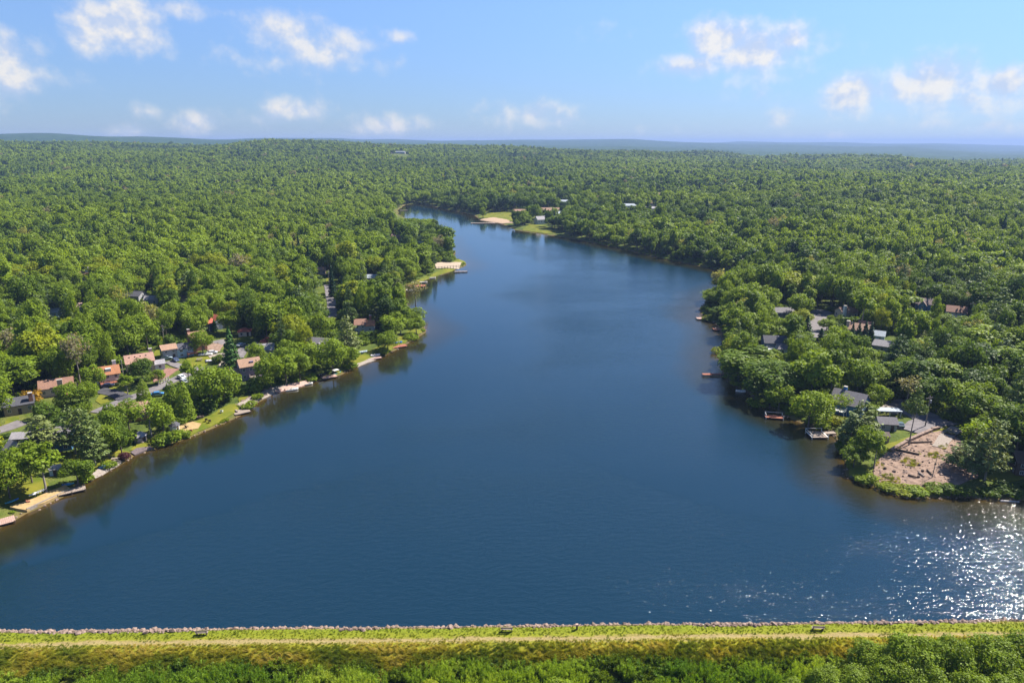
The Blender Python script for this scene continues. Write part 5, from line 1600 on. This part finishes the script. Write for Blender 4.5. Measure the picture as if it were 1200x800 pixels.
for i, (px, py, hh, w, tn, lb) in enumerate(((1012, 563, 2.2, 5.5, .86, 'rounded yellow-green shrub at the left tip of the clearing shore'), (1040, 573, 1.4, 5.0, .88, 'yellow shrub low on the shore below the clearing'),
        (1056, 577, 1.5, 5.6, .90, 'yellow-green shrub in the middle of the clearing shore'), (1072, 578, 1.8, 5.4, .84, 'green-yellow shrub right of the middle of the clearing shore'),
        (1092, 575, 1.8, 5.0, .55, 'dark shrub at the foot of the clearing shore pines'), (1112, 577, 2.2, 5.0, .30, 'dark shrub under the largest grey-green pine'), (1130, 578, 2.2, 5.0, .26, 'dark shrub on the shaded bank left of the lawn'),
        (1160, 578, 1.6, 5.0, .30, 'dark shrub on the bank below the right lawn'), (1182, 580, 2.6, 6.5, .2, 'dark shrub beside the bleached log'), (986, 528, 3.0, 5.0, .4, 'dark shrub overhanging the water right of the ramp'),
        (841, 414, 2.2, 5.5, .9, 'bright yellow shrub at the water between two right bank docks'), (830, 376, 2.2, 6.0, .78, 'yellow-green shrub at the tip of the right bank'), (890, 476, 2.0, 7.0, .84, 'low yellow-green shrub left of the white-posted deck'),
        (965, 503, 2.4, 5.0, .84, 'yellow-green shrub behind the grey ramp'), (985, 497, 2.8, 7.0, .93, 'tawny shrub below the large blue house'))):
    T(px, py, 'bush%d' % (i % 2), hh, w, tn, lb, 'shrub', 'shrub', SR)
# trees below the dam, in the near right corner
CT = 'leafy trees below the dam in the near corner'
for i, (px, py, hh, w, tn, lb) in enumerate(((1062, 806, 8.6, 7.0, .56, 'tallest tree of the near corner, topping the dam line'), (1105, 812, 8.0, 6.6, .50, 'round tree right of the tallest corner tree'), (1146, 808, 8.2, 6.8, .54, 'full green tree near the right of the corner'), (1190, 806, 8.0, 7.0, .48, 'corner tree cut by the right edge, upper one'),
        (1018, 800, 6.2, 6.0, .52, 'lower tree at the upper left of the corner group'), (1038, 830, 6.8, 6.0, .60, 'tree in the second row below the tallest corner tree'), (1085, 838, 6.8, 6.2, .46, 'darker tree low in the middle of the corner group'), (1130, 842, 7.0, 6.2, .56, 'tree low in the corner group left of the right edge'),
        (1175, 840, 7.0, 6.4, .50, 'corner tree cut by the right edge, lower one'), (968, 822, 4.8, 5.2, .58, 'small round tree left of the corner group'), (1000, 828, 5.4, 5.2, .54, 'small tree at the lower left of the corner group'), (930, 830, 3.9, 4.8, .60, 'low bushy tree leading to the corner group'), (890, 836, 3.6, 4.6, .58, 'low bushy tree left of the corner group at the frame bottom'),
        (655, 826, 3.3, 5.2, .74, 'wide pale green bush at the bottom edge near the middle'), (505, 826, 3.2, 5.0, .80, 'pale yellow-green bush at the bottom edge left of the middle'))):
    T(px, py, 'near%d' % (i % 4), hh * (1.12 if px > 900 else 1.1), w * 1.1, tn + .1, lb, group=CT)

# ------------------------------------------------------------------ the wood: self-sown trees
OPEN_PTS = OPEN
def candidates():
    Xs, Ys, Rs = [], [], []
    for (r0, r1, sp) in ((125, 420, 6.6), (420, 1000, 7.6), (1000, 1900, 10.2), (1900, 3500, 13.2)):
        xm = r1 * math.sin(R_(53))
        gx, gy = np.meshgrid(np.arange(-xm, xm, sp), np.arange(60, r1 + sp, sp * .92))
        gx = gx + (np.arange(gx.shape[0]) % 2)[:, None] * sp / 2
        gx = gx + RNG.uniform(-.42, .42, gx.shape) * sp; gy = gy + RNG.uniform(-.42, .42, gy.shape) * sp
        R = np.hypot(gx, gy); A = np.abs(np.arctan2(gx, gy))
        ok = (R >= r0) & (R < r1) & (A < R_(52))
        Xs.append(gx[ok]); Ys.append(gy[ok])
    return np.concatenate(Xs), np.concatenate(Ys)
X, Y = candidates()
R = np.hypot(X, Y)
D = np.where(R < 1250, 0, 500.0)
near = R < 1250
D[near] = signed_dist(X[near], Y[near])
ok = D > 2.5
s_ = (X - dam_l[0]) * dam_n[0] + (Y - dam_l[1]) * dam_n[1]
ok &= s_ < -6
X, Y, R, D = X[ok], Y[ok], R[ok], D[ok]
n = len(X)
lowf = vnoise(X / 70 + 30, Y / 70 + 11) * .6 + vnoise(X / 210 + 3, Y / 210) * .4
tone = np.clip(.57 + (lowf - .5) * .95 + (vnoise(X / 330 + 5, Y / 520 + 40) - .5) * .5 * (R > 450) + RNG.normal(0, .17, n) - .04 * (R > 900), .02, .92)
left = X < 0
tone = np.clip(tone + np.where(left, .06, -.01), .02, np.where(R > 430, .80, .90))
dead = RNG.random(n) < np.where(R > 600, .012, .026)
tone[dead] = RNG.uniform(.95, 1.0, dead.sum())
hh = (RNG.normal(12.0, 2.6, n) + (vnoise(X / 40 + 8, Y / 40) - .5) * 4).clip(6, 19)
ww = RNG.normal(9.4, 2.3, n).clip(5, 15)
big_ = RNG.random(n) < .09
ww[big_] *= 1.5; hh[big_] *= 1.15
ed = (D < 6)
hh[ed] *= RNG.uniform(.55, .95, ed.sum()); ww[ed] *= .85
far = R > 1000
ww[far] = RNG.normal(12.4, 3.2, far.sum()).clip(6, 21); ww[R > 1900] *= 1.3; hh[R > 1900] *= 1.08
u_ = RNG.random(n)
pick = np.zeros(n, int)
KINDS = BROAD + TALL + SPARSE + ['pine0', 'pine1', 'spruce'] + MID + FAR + ['far_spruce']
ix = {k: i for i, k in enumerate(KINDS)}
b_i = np.array([ix[k] for k in BROAD]); m_i = np.array([ix[k] for k in MID]); f_i = np.array([ix[k] for k in FAR])
nearm, midm, farm = R < 430, (R >= 430) & (R < 1000), R >= 1000
pick[nearm] = b_i[RNG.integers(0, len(b_i), nearm.sum())]
pick[midm] = m_i[RNG.integers(0, len(m_i), midm.sum())]
pick[farm] = f_i[RNG.integers(0, len(f_i), farm.sum())]
q = nearm & (u_ < .16); pick[q] = RNG.choice([ix[k] for k in TALL], q.sum()); hh[q] *= 1.1; ww[q] *= .72
q = nearm & (u_ > .90); pick[q] = RNG.choice([ix['pine0'], ix['pine1']], q.sum()); hh[q] *= 1.12; ww[q] *= .85
q = (nearm | midm) & (u_ > .965) & (R > 330); pick[q] = ix['spruce']; ww[q] *= .55; hh[q] *= 1.1; tone[q] = .3
q = farm & (u_ > .95); pick[q] = ix['far_spruce']; ww[q] *= .6; hh[q] *= 1.2; tone[q] = .3
q = (nearm | midm) & dead; pick[q] = ix['sparse0']
Z = ground_z(X, Y, np.where(D > 400, signed_dist(np.array([3000.]), np.array([3000.]))[0] * 0 + 500, D))
keep = ~((R > 480) & (vnoise(X / 34 + 90, Y / 34 + 17) > .87))          # small openings in the wood
for (B, mg) in OPEN_PTS:
    c = B.mean(0); rr = np.sqrt(((B - c) ** 2).sum(1).max()) + 8
    w_ = np.where((np.abs(X - c[0]) < rr) & (np.abs(Y - c[1]) < rr))[0]
    if len(w_):
        ins = inside(B, X[w_], Y[w_])
        dd = np.sqrt(((X[w_][:, None] - B[:, 0]) ** 2 + (Y[w_][:, None] - B[:, 1]) ** 2)).min(1)
        keep[w_[ins | (dd < mg)]] = False
for (hx, hy, hr) in HAND:
    keep &= (X - hx) ** 2 + (Y - hy) ** 2 > (hr + 2.6) ** 2
ux, uy, dep = proj(X, Y, Z + hh * .6)
_, utop, _ = proj(X, Y, Z + hh * .97)
_, ubot, _ = proj(X, Y, Z + hh * .2)
uw = ww * .43 * F_PX / dep
_, ubase, _ = proj(X, Y, Z)
keep &= ~((ux > 458) & (ux < 520) & (ubase > 249) & (ubase < 258) & (R > 560) & (R < 1000))
cove = (ux > 460) & (ux < 520) & (R > 560) & (R < 900) & (D < 160) & (ubase > 257)
low = cove & (utop < 256)
hh[low] *= np.clip((ubot[low] - 256) / (ubot[low] - utop[low]), .3, 1)
_, utop, _ = proj(X, Y, Z + hh * .97)
keep &= ~(low & (hh < 5))
for (x0, y0, x1, y1, dist, lx, ly, lr) in LANDMARKS:
    if lr:
        keep &= (X - lx) ** 2 + (Y - ly) ** 2 > (lr + .6) ** 2
    mx, my = ((x1 - x0) * .14, (y1 - y0) * .14) if dist < 600 or dist > 1400 else ((x1 - x0) * .3, (y1 - y0) * .35)
    uc, uh = (utop + ubot) / 2, (ubot - utop) / 2
    ddx = ux - np.clip(ux, x0 + mx, x1 - mx); ddy = uc - np.clip(uc, y0 + my, y1 - my)
    keep &= ~(((ddx / uw) ** 2 + (ddy / uh) ** 2 < (.8 if dist < 600 or dist > 1400 else .45)) & (R < dist + 2))
X, Y, Z, R, D, tone, hh, ww, pick, ux, utop, ubot, uw = [a[keep] for a in (X, Y, Z, R, D, tone, hh, ww, pick, ux, utop, ubot, uw)]
n = len(X)
# the ones that show largest are trees of their own; the rest is the wood as one mass
size = (ubot - utop) * uw
size[(ux < -5) | (ux > 1205) | (utop > 800)] = 0
order = np.argsort(-size)[:max(0, 296 - N_TREES)]
order = order[size[order] > 0]
marks = list(HOUSES.items())
ordinal = ['nearest', '2nd nearest', '3rd nearest'] + ['%dth nearest' % q_ for q_ in range(4, 21)] + ['%d%s nearest' % (q_, {1: 'st', 2: 'nd', 3: 'rd'}.get(q_ % 10, 'th')) for q_ in range(21, 120)]
rel_lists = {}
for i in order:
    ds = [(math.hypot(X[i] - v[0], Y[i] - v[1]), k, v) for k, v in marks]
    d0, k, v = min(ds, key=lambda a: a[0])
    _, pyb, _ = proj(X[i], Y[i], Z[i])
    dpx, dpy = float(ux[i]) - v[3], (float(pyb) - v[4]) * 2.2
    rel = ('right of' if dpx > 0 else 'left of') if abs(dpx) > abs(dpy) else ('in front of' if dpy > 0 else 'behind')
    rel_lists.setdefault((rel, k), []).append((d0, i))
def tone_word(t, kd):
    if kd.startswith('pine'): return 'grey-green'
    if kd == 'spruce': return 'dark green'
    return 'bare greyish' if t > .94 else 'yellow-green' if t > .68 else 'bright green' if t > .52 else 'mid green' if t > .36 else 'dark green'
for (rel, k), lst in rel_lists.items():
    lst.sort()
    for j, (d0, i) in enumerate(lst):
        kd = KINDS[pick[i]]
        shape = {'tall': 'slim leafy tree', 'pine': 'pine', 'spru': 'spruce', 'spar': 'sparse tree'}.get(kd[:4], 'leafy tree')
        nm = {'pine': 'pine_tree', 'spru': 'spruce_tree'}.get(kd[:4], 'broadleaf_tree')
        nm_s = {'right of': 'right of', 'left of': 'left of', 'in front of': 'before', 'behind': 'behind'}[rel]; od = ordinal[j] if j < len(ordinal) else 'outermost'
        lab = '%s %s, %s %s %s' % (tone_word(tone[i], kd), shape, od, nm_s, k)
        make_plant(kd if kd in PLANTS else 'broad0', X[i], Y[i], Z[i], hh[i], ww[i], tone[i], random.uniform(0, 6.28), lab, 'woodland trees on the left bank' if X[i] < 0 else 'woodland trees on the right bank', nm)
rest = np.ones(n, bool); rest[order] = False
X, Y, Z, R, tone, hh, ww, pick = [a[rest] for a in (X, Y, Z, R, tone, hh, ww, pick)]
n = len(X)
W0 = np.array([PLANTS[k][2] for k in KINDS]); H0 = np.array([PLANTS[k][3] for k in KINDS])
scl = np.stack([ww / W0[pick], ww / W0[pick] * RNG.uniform(.9, 1.1, n), hh / H0[pick]], 1)
rot = np.stack([RNG.normal(0, .03, n), RNG.normal(0, .03, n), RNG.uniform(0, 2 * PI, n)], 1)
scatter('forest', KINDS, X, Y, Z, rot, scl, pick, tone, 'dense green summer wood covering both banks to the horizon', 'forest')

# ------------------------------------------------------------------ undergrowth at the wood edge and reeds along the banks
uX, uY = [], []
P = SHORE; nseg = len(shore_px) * 1
seg = np.roll(P, -1, 0) - P
for a, v in zip(P, seg):
    L = np.linalg.norm(v)
    if a[1] > 560 or L > 40 or a[1] < 128:
        continue
    k = int(L / 1.3) + 1
    t = RNG.random(k)
    nn = np.array([-v[1], v[0]]) / max(L, 1e-6)
    for tt in t:
        p = a + v * tt
        o1 = p + nn * RNG.uniform(.4, 3.4); o2 = p - nn * RNG.uniform(.4, 3.4)
        uX += [o1[0], o2[0]]; uY += [o1[1], o2[1]]
uX, uY = np.array(uX), np.array(uY)
dd = signed_dist(uX, uY)
ok = (dd > .25) & (dd < 4)
for (B, mg) in OPEN_PTS:
    ok &= ~inside(B, uX, uY)
ss = (uX - dam_l[0]) * dam_n[0] + (uY - dam_l[1]) * dam_n[1]
ok &= ss < -4
lx_ = np.array([l[5] for l in LANDMARKS if l[7] == 2]); ly_ = np.array([l[6] for l in LANDMARKS if l[7] == 2])
ok &= ((uX[:, None] - lx_) ** 2 + (uY[:, None] - ly_) ** 2).min(1) > 3.5 ** 2
uX, uY = uX[ok], uY[ok]; n = len(uX); uZ = ground_z(uX, uY) - .1
sv = RNG.uniform(.22, .75, n)
scatter('shore_plants', ['bush0', 'bush1'], uX, uY, uZ, np.stack([np.zeros(n), np.zeros(n), RNG.uniform(0, 6.3, n)], 1), np.stack([sv, sv, sv * RNG.uniform(.35, .8, n)], 1), RNG.integers(0, 2, n), RNG.uniform(.6, .93, n), 'low yellow-green waterside plants fringing the banks', 'shore plants')

# shrubs and saplings filling the gaps between the trees
gx, gy = np.meshgrid(np.arange(-330, 330, 3.1), np.arange(130, 520, 3.1))
gx = (gx + RNG.uniform(-1.4, 1.4, gx.shape)).ravel(); gy = (gy + RNG.uniform(-1.4, 1.4, gy.shape)).ravel()
ok = (np.abs(np.arctan2(gx, gy)) < R_(42)) & (vnoise(gx / 11 + 70, gy / 11) > .34)
gx, gy = gx[ok], gy[ok]
dd = signed_dist(gx, gy); ok = dd > 2.2; gx, gy, dd = gx[ok], gy[ok], dd[ok]
gzz = ground_z(gx, gy, dd)
gh = RNG.gamma(4, .62, len(gx)).clip(.8, 5.5) * np.interp(dd, [2, 8], [.5, 1])
ok = np.ones(len(gx), bool)
for (B, mg) in OPEN_PTS:
    c = B.mean(0); rr = np.sqrt(((B - c) ** 2).sum(1).max()) + 4
    w_ = np.where((np.abs(gx - c[0]) < rr) & (np.abs(gy - c[1]) < rr))[0]
    if len(w_):
        d2 = np.sqrt(((gx[w_][:, None] - B[:, 0]) ** 2 + (gy[w_][:, None] - B[:, 1]) ** 2)).min(1)
        ok[w_[inside(B, gx[w_], gy[w_]) | (d2 < np.where(mg > 2, 2.2, 1.0))]] = False
ux, uy, dep = proj(gx, gy, gzz + gh * .5)
gR = np.hypot(gx, gy)
for (x0, y0, x1, y1, dist, lx, ly, lr) in LANDMARKS:
    if lr:
        ok &= (gx - lx) ** 2 + (gy - ly) ** 2 > (lr + .3) ** 2
    rx_ = gh * .6 * F_PX / dep
    ok &= ~((ux + rx_ > x0) & (ux - rx_ < x1) & (uy + rx_ > y0) & (uy - rx_ * .8 < y1 - (y1 - y0) * .2) & (gR < dist))
gx, gy, gzz, gh = gx[ok], gy[ok], gzz[ok], gh[ok]; n = len(gx)
sw = gh / 2.6 * RNG.uniform(.9, 1.4, n)
scatter('undergrowth', ['bush0', 'bush1'], gx, gy, gzz - .1, np.stack([np.zeros(n), np.zeros(n), RNG.uniform(0, 6.3, n)], 1), np.stack([sw, sw, gh / 2.6], 1), RNG.integers(0, 2, n), np.clip(.45 + RNG.normal(0, .2, n), .05, .9), 'shrubs and saplings filling the gaps between the trees', 'undergrowth')

# rocks
def rock_mesh(seed):
    r = np.random.default_rng(seed)
    bm = bmesh.new(); bmesh.ops.create_icosphere(bm, subdivisions=1, radius=.5)
    for v in bm.verts:
        v.co *= r.uniform(.72, 1.18); v.co.z *= .72
    me = bpy.data.meshes.new('rock'); bm.to_mesh(me); bm.free(); me.materials.append(STONE)
    return me
ROCKS = [rock_mesh(300 + i) for i in range(6)]
LD = np.linalg.norm(dam_r - dam_l)
n = 4400
u = RNG.uniform(-45, LD + 45, n)
edge = dam_edge(u) + .2
s = -.35 + RNG.random(n) * (edge + .35)
rx, ry = dam_l[0] + dam_t[0] * u + dam_n[0] * s, dam_l[1] + dam_t[1] * u + dam_n[1] * s
rz = ground_z(rx, ry) + .08
sv = RNG.lognormal(-.85, .55, n).clip(.18, 1.25)
scatter('riprap', ['r'] * 6, rx, ry, rz, RNG.uniform(0, 6.3, (n, 3)) * [.15, .15, 1], np.stack([sv, sv * RNG.uniform(.7, 1.2, n), sv], 1), RNG.integers(0, 6, n), np.zeros(n), 'band of pinkish-grey broken stone along the lake side of the dam', 'riprap', ROCKS)
# stones along the left bank and the clearing
rx, ry, rs = [], [], []
for a, v in zip(SHORE, seg):
    L = np.linalg.norm(v)
    if a[1] > 420 or L > 40 or a[1] < 120:
        continue
    for _ in range(int(L * 1.1)):
        p = a + v * RNG.random() + RNG.normal(0, .45, 2)
        rx.append(p[0]); ry.append(p[1]); rs.append(RNG.lognormal(-.9, .4))
cl = np.array(poly_world([(1020, 561), (1028, 540), (1042, 529), (1064, 518), (1092, 507), (1112, 504), (1128, 520), (1142, 545), (1146, 558), (1120, 565), (1075, 566), (1040, 568)]))
while len(rx) < 2000:
    p = RNG.uniform(cl.min(0), cl.max(0))
    if inside(cl, p[:1], p[1:])[0]:
        rx.append(p[0]); ry.append(p[1]); rs.append(RNG.lognormal(-1.1, .55))
gsh = np.array(poly_world([(276, 474), (300, 460), (318, 452), (322, 458), (300, 470), (284, 480)]))
for _ in range(500):
    p = RNG.uniform(gsh.min(0), gsh.max(0))
    if inside(gsh, p[:1], p[1:])[0]:
        rx.append(p[0]); ry.append(p[1]); rs.append(RNG.lognormal(-.6, .4))
rx, ry, rs = np.array(rx), np.array(ry), np.array(rs).clip(.15, 1.3); n = len(rx)
scatter('bank_stones', ['r'] * 6, rx, ry, ground_z(rx, ry) + .1, RNG.uniform(0, 6.3, (n, 3)) * [.15, .15, 1], np.stack([rs, rs, rs], 1), RNG.integers(0, 6, n), np.zeros(n), 'scattered stones along the banks and over the bare clearing', 'stones', ROCKS)

# ------------------------------------------------------------------ dam grasses, weeds and the willow thicket below the dam
def blades(seed, nb, h, spread, w, lean, curve=.4):
    r = np.random.default_rng(seed)
    V, Q = [], []
    for i in range(nb):
        a = r.uniform(0, 2 * PI); q = spread * math.sqrt(r.random())
        x, y = q * math.cos(a), q * math.sin(a)
        hh_ = h * r.uniform(.55, 1.15); dx, dy = lean[0] + r.normal(0, .25), lean[1] + r.normal(0, .25)
        b = r.uniform(0, PI); wx, wy = math.cos(b) * w / 2, math.sin(b) * w / 2
        k = len(V)
        mx_, my_ = x + dx * hh_ * .35, y + dy * hh_ * .35
        tx, ty = x + dx * hh_ * (.8 + curve), y + dy * hh_ * (.8 + curve)
        V += [(x - wx, y - wy, -.05), (x + wx, y + wy, -.05), (mx_ + wx * .8, my_ + wy * .8, hh_ * .6), (mx_ - wx * .8, my_ - wy * .8, hh_ * .6), (tx + wx * .2, ty + wy * .2, hh_), (tx - wx * .2, ty - wy * .2, hh_)]
        Q += [(k, k + 1, k + 2, k + 3), (k + 3, k + 2, k + 4, k + 5)]
    return quad_mesh('grass_tuft', np.array(V), np.array(Q))
TUFTS = []
for i in range(4):
    m_ = blades(400 + i, 26, .62, .28, .05, (-.55, -.25)); m_.materials.append(STRAW); TUFTS.append(m_)
def dam_uv(n, s0, s1):
    u = RNG.uniform(-50, LD + 50, n); s = RNG.uniform(s0, s1, n)
    return u, s, dam_l[0] + dam_t[0] * u + dam_n[0] * s, dam_l[1] + dam_t[1] * u + dam_n[1] * s
n = 15000
u, s, gx, gy = dam_uv(n, 4.7, 9.6)
sv = RNG.uniform(.6, 1.25, n) * np.interp(s, [4.7, 6.4, 9.6], [.25, .75, 1.0])
tn = np.clip(.50 + (vnoise(u / 5, s / 1.5) - .5) * .9 + RNG.normal(0, .12, n) - .05 * (s - 6.6), 0, 1)
scatter('tall_grass', ['t'] * 4, gx, gy, ground_z(gx, gy) + .1, np.stack([RNG.normal(0, .15, n), RNG.normal(0, .15, n), RNG.normal(0, .5, n)], 1), np.stack([sv, sv, sv], 1), RNG.integers(0, 4, n), tn, 'tall yellow grass leaning on the back slope of the dam', 'grass', TUFTS)
n = 9500
u, s, gx, gy = dam_uv(n, .7, 5.6); k_ = s > dam_edge(u) + .1; u, s, gx, gy = u[k_], s[k_], gx[k_], gy[k_]; n = len(u)
path = np.abs(s - 4.5 - (vnoise(u / 14, u * 0) - .5) * .9) < .6
k_ = ~(path & (RNG.random(n) < np.clip(vnoise(u / 4.5 + 60, u * 0) * 2.2 - .15, .25, .97))); u, s, gx, gy = u[k_], s[k_], gx[k_], gy[k_]; n = len(u)
sv = RNG.uniform(.16, .36, n)
tn = np.clip(.18 + (vnoise(u / 9, s / 2) - .5) * .6 + RNG.normal(0, .1, n), 0, 1)
scatter('short_grass', ['t'] * 4, gx, gy, ground_z(gx, gy) + .1, np.stack([np.zeros(n), np.zeros(n), RNG.uniform(0, 6.3, n)], 1), np.stack([sv * 1.3, sv * 1.3, sv], 1), RNG.integers(0, 4, n), tn, 'short green grass on the crest of the dam', 'grass', TUFTS)
n = 2600
p = RNG.uniform(cl.min(0), cl.max(0), (n, 2))
k_ = inside(cl, p[:, 0], p[:, 1]) & (vnoise(p[:, 0] / 4.2 + 20, p[:, 1] / 4.2) > .66)
gx, gy = p[k_, 0], p[k_, 1]; n = len(gx); sv = RNG.uniform(.5, 1.1, n)
scatter('rough_grass', ['t'] * 4, gx, gy, ground_z(gx, gy) + .2, np.stack([np.zeros(n), np.zeros(n), RNG.uniform(0, 6.3, n)], 1), np.stack([sv * 1.3, sv * 1.3, sv * .8], 1), RNG.integers(0, 4, n), RNG.uniform(.1, .7, n), 'sparse rough grass growing over the bare clearing', 'grass', TUFTS)
def willow(seed, nst, h, spread, nleaf, lw, ll):
    r = np.random.default_rng(seed)
    P, A = [], []
    for i in range(nst):
        a = r.uniform(0, 2 * PI); q = spread * math.sqrt(r.random()) * .5
        lean = r.uniform(.05, .5); top = h * r.uniform(.65, 1.1)
        for j in range(nleaf // nst):
            t = r.uniform(.15, 1) ** .8
            c = np.array([math.cos(a) * (q + lean * top * t * .8), math.sin(a) * (q + lean * top * t * .8), top * t])
            P.append(c + r.normal(0, .11, 3))
            d = np.array([math.cos(a) * .3, math.sin(a) * .3, .75]) + r.normal(0, .5, 3)
            A.append(d / np.linalg.norm(d))
    P, A = np.array(P), np.array(A)
    S = np.cross(A, r.normal(size=A.shape)); S /= np.linalg.norm(S, axis=1, keepdims=True)
    k = r.uniform(.7, 1.3, (len(P), 1))
    V = np.stack([P - A * ll * k / 2, P + S * lw * k / 2, P + A * ll * k / 2, P - S * lw * k / 2], 1).reshape(-1, 3)
    return quad_mesh('willow', V, np.arange(4 * len(P)).reshape(-1, 4))
WIL = []
for i in range(4):
    m_ = willow(420 + i, 26, 2.3, 1.7, 1500, .085, .34); m_.materials.append(WILLOW); WIL.append(m_)
WEED = []
for i in range(3):
    m_ = willow(440 + i, 12, 1.0, 1.2, 420, .14, .3); m_.materials.append(LEAF); WEED.append(m_)
n = 3000
u, s, gx, gy = dam_uv(n, 8.9, 38)
dens = vnoise(u / 6, s / 3.2)
k_ = (dens > .30 + .12 * (s < 10.5)) | (s > 22); u, s, gx, gy, dens = u[k_], s[k_], gx[k_], gy[k_], dens[k_]; n = len(u)
hv = np.interp(s, [8.9, 10.5, 14, 20], [.5, .95, 1.25, 1.4]) * RNG.uniform(.7, 1.25, n) * (.75 + .5 * dens)
sw = RNG.uniform(.8, 1.2, n)
tn = np.clip(.42 + (vnoise(u / 8 + 5, s / 5) - .5) * 1.0 + RNG.normal(0, .12, n), 0, 1)
scatter('willow_thicket', ['w'] * 4, gx, gy, ground_z(gx, gy) - .05, np.stack([RNG.normal(0, .08, n), RNG.normal(0, .08, n), RNG.uniform(0, 6.3, n)], 1), np.stack([sw, sw, hv], 1), RNG.integers(0, 4, n), tn, 'thicket of fine-leaved green willow scrub below the dam', 'thicket', WIL)
n = 2600
u, s, gx, gy = dam_uv(n, 8.3, 12.5)
k_ = vnoise(u / 3.0 + 40, s / 1.5) > np.interp(s, [8.3, 9.2, 11, 12.5], [.62, .3, .35, .5]); u, s, gx, gy = u[k_], s[k_], gx[k_], gy[k_]; n = len(u)
sv = RNG.uniform(.6, 1.25, n)
scatter('weeds', ['w'] * 3, gx, gy, ground_z(gx, gy), np.stack([np.zeros(n), np.zeros(n), RNG.uniform(0, 6.3, n)], 1), np.stack([sv, sv, sv * RNG.uniform(.7, 1.2, n)], 1), RNG.integers(0, 3, n), RNG.uniform(.12, .62, n), 'dark green weeds at the foot of the dam slope', 'weeds', WEED)

# ------------------------------------------------------------------ the air between here and the horizon
b = MB()
b.box(0, 0, 80 - 3, 37000, 37000, 170)
m, t, out = new_mat('haze_air')
v = t.nodes.new('ShaderNodeVolumePrincipled')
v.inputs['Color'].default_value = (.29, .42, .73, 1)
v.inputs['Density'].default_value = HAZE_DENSITY
v.inputs['Anisotropy'].default_value = 0.1
t.links.new(v.outputs[0], out.inputs['Volume'])
o = b.build('haze', m)
tag(o, kind='stuff')
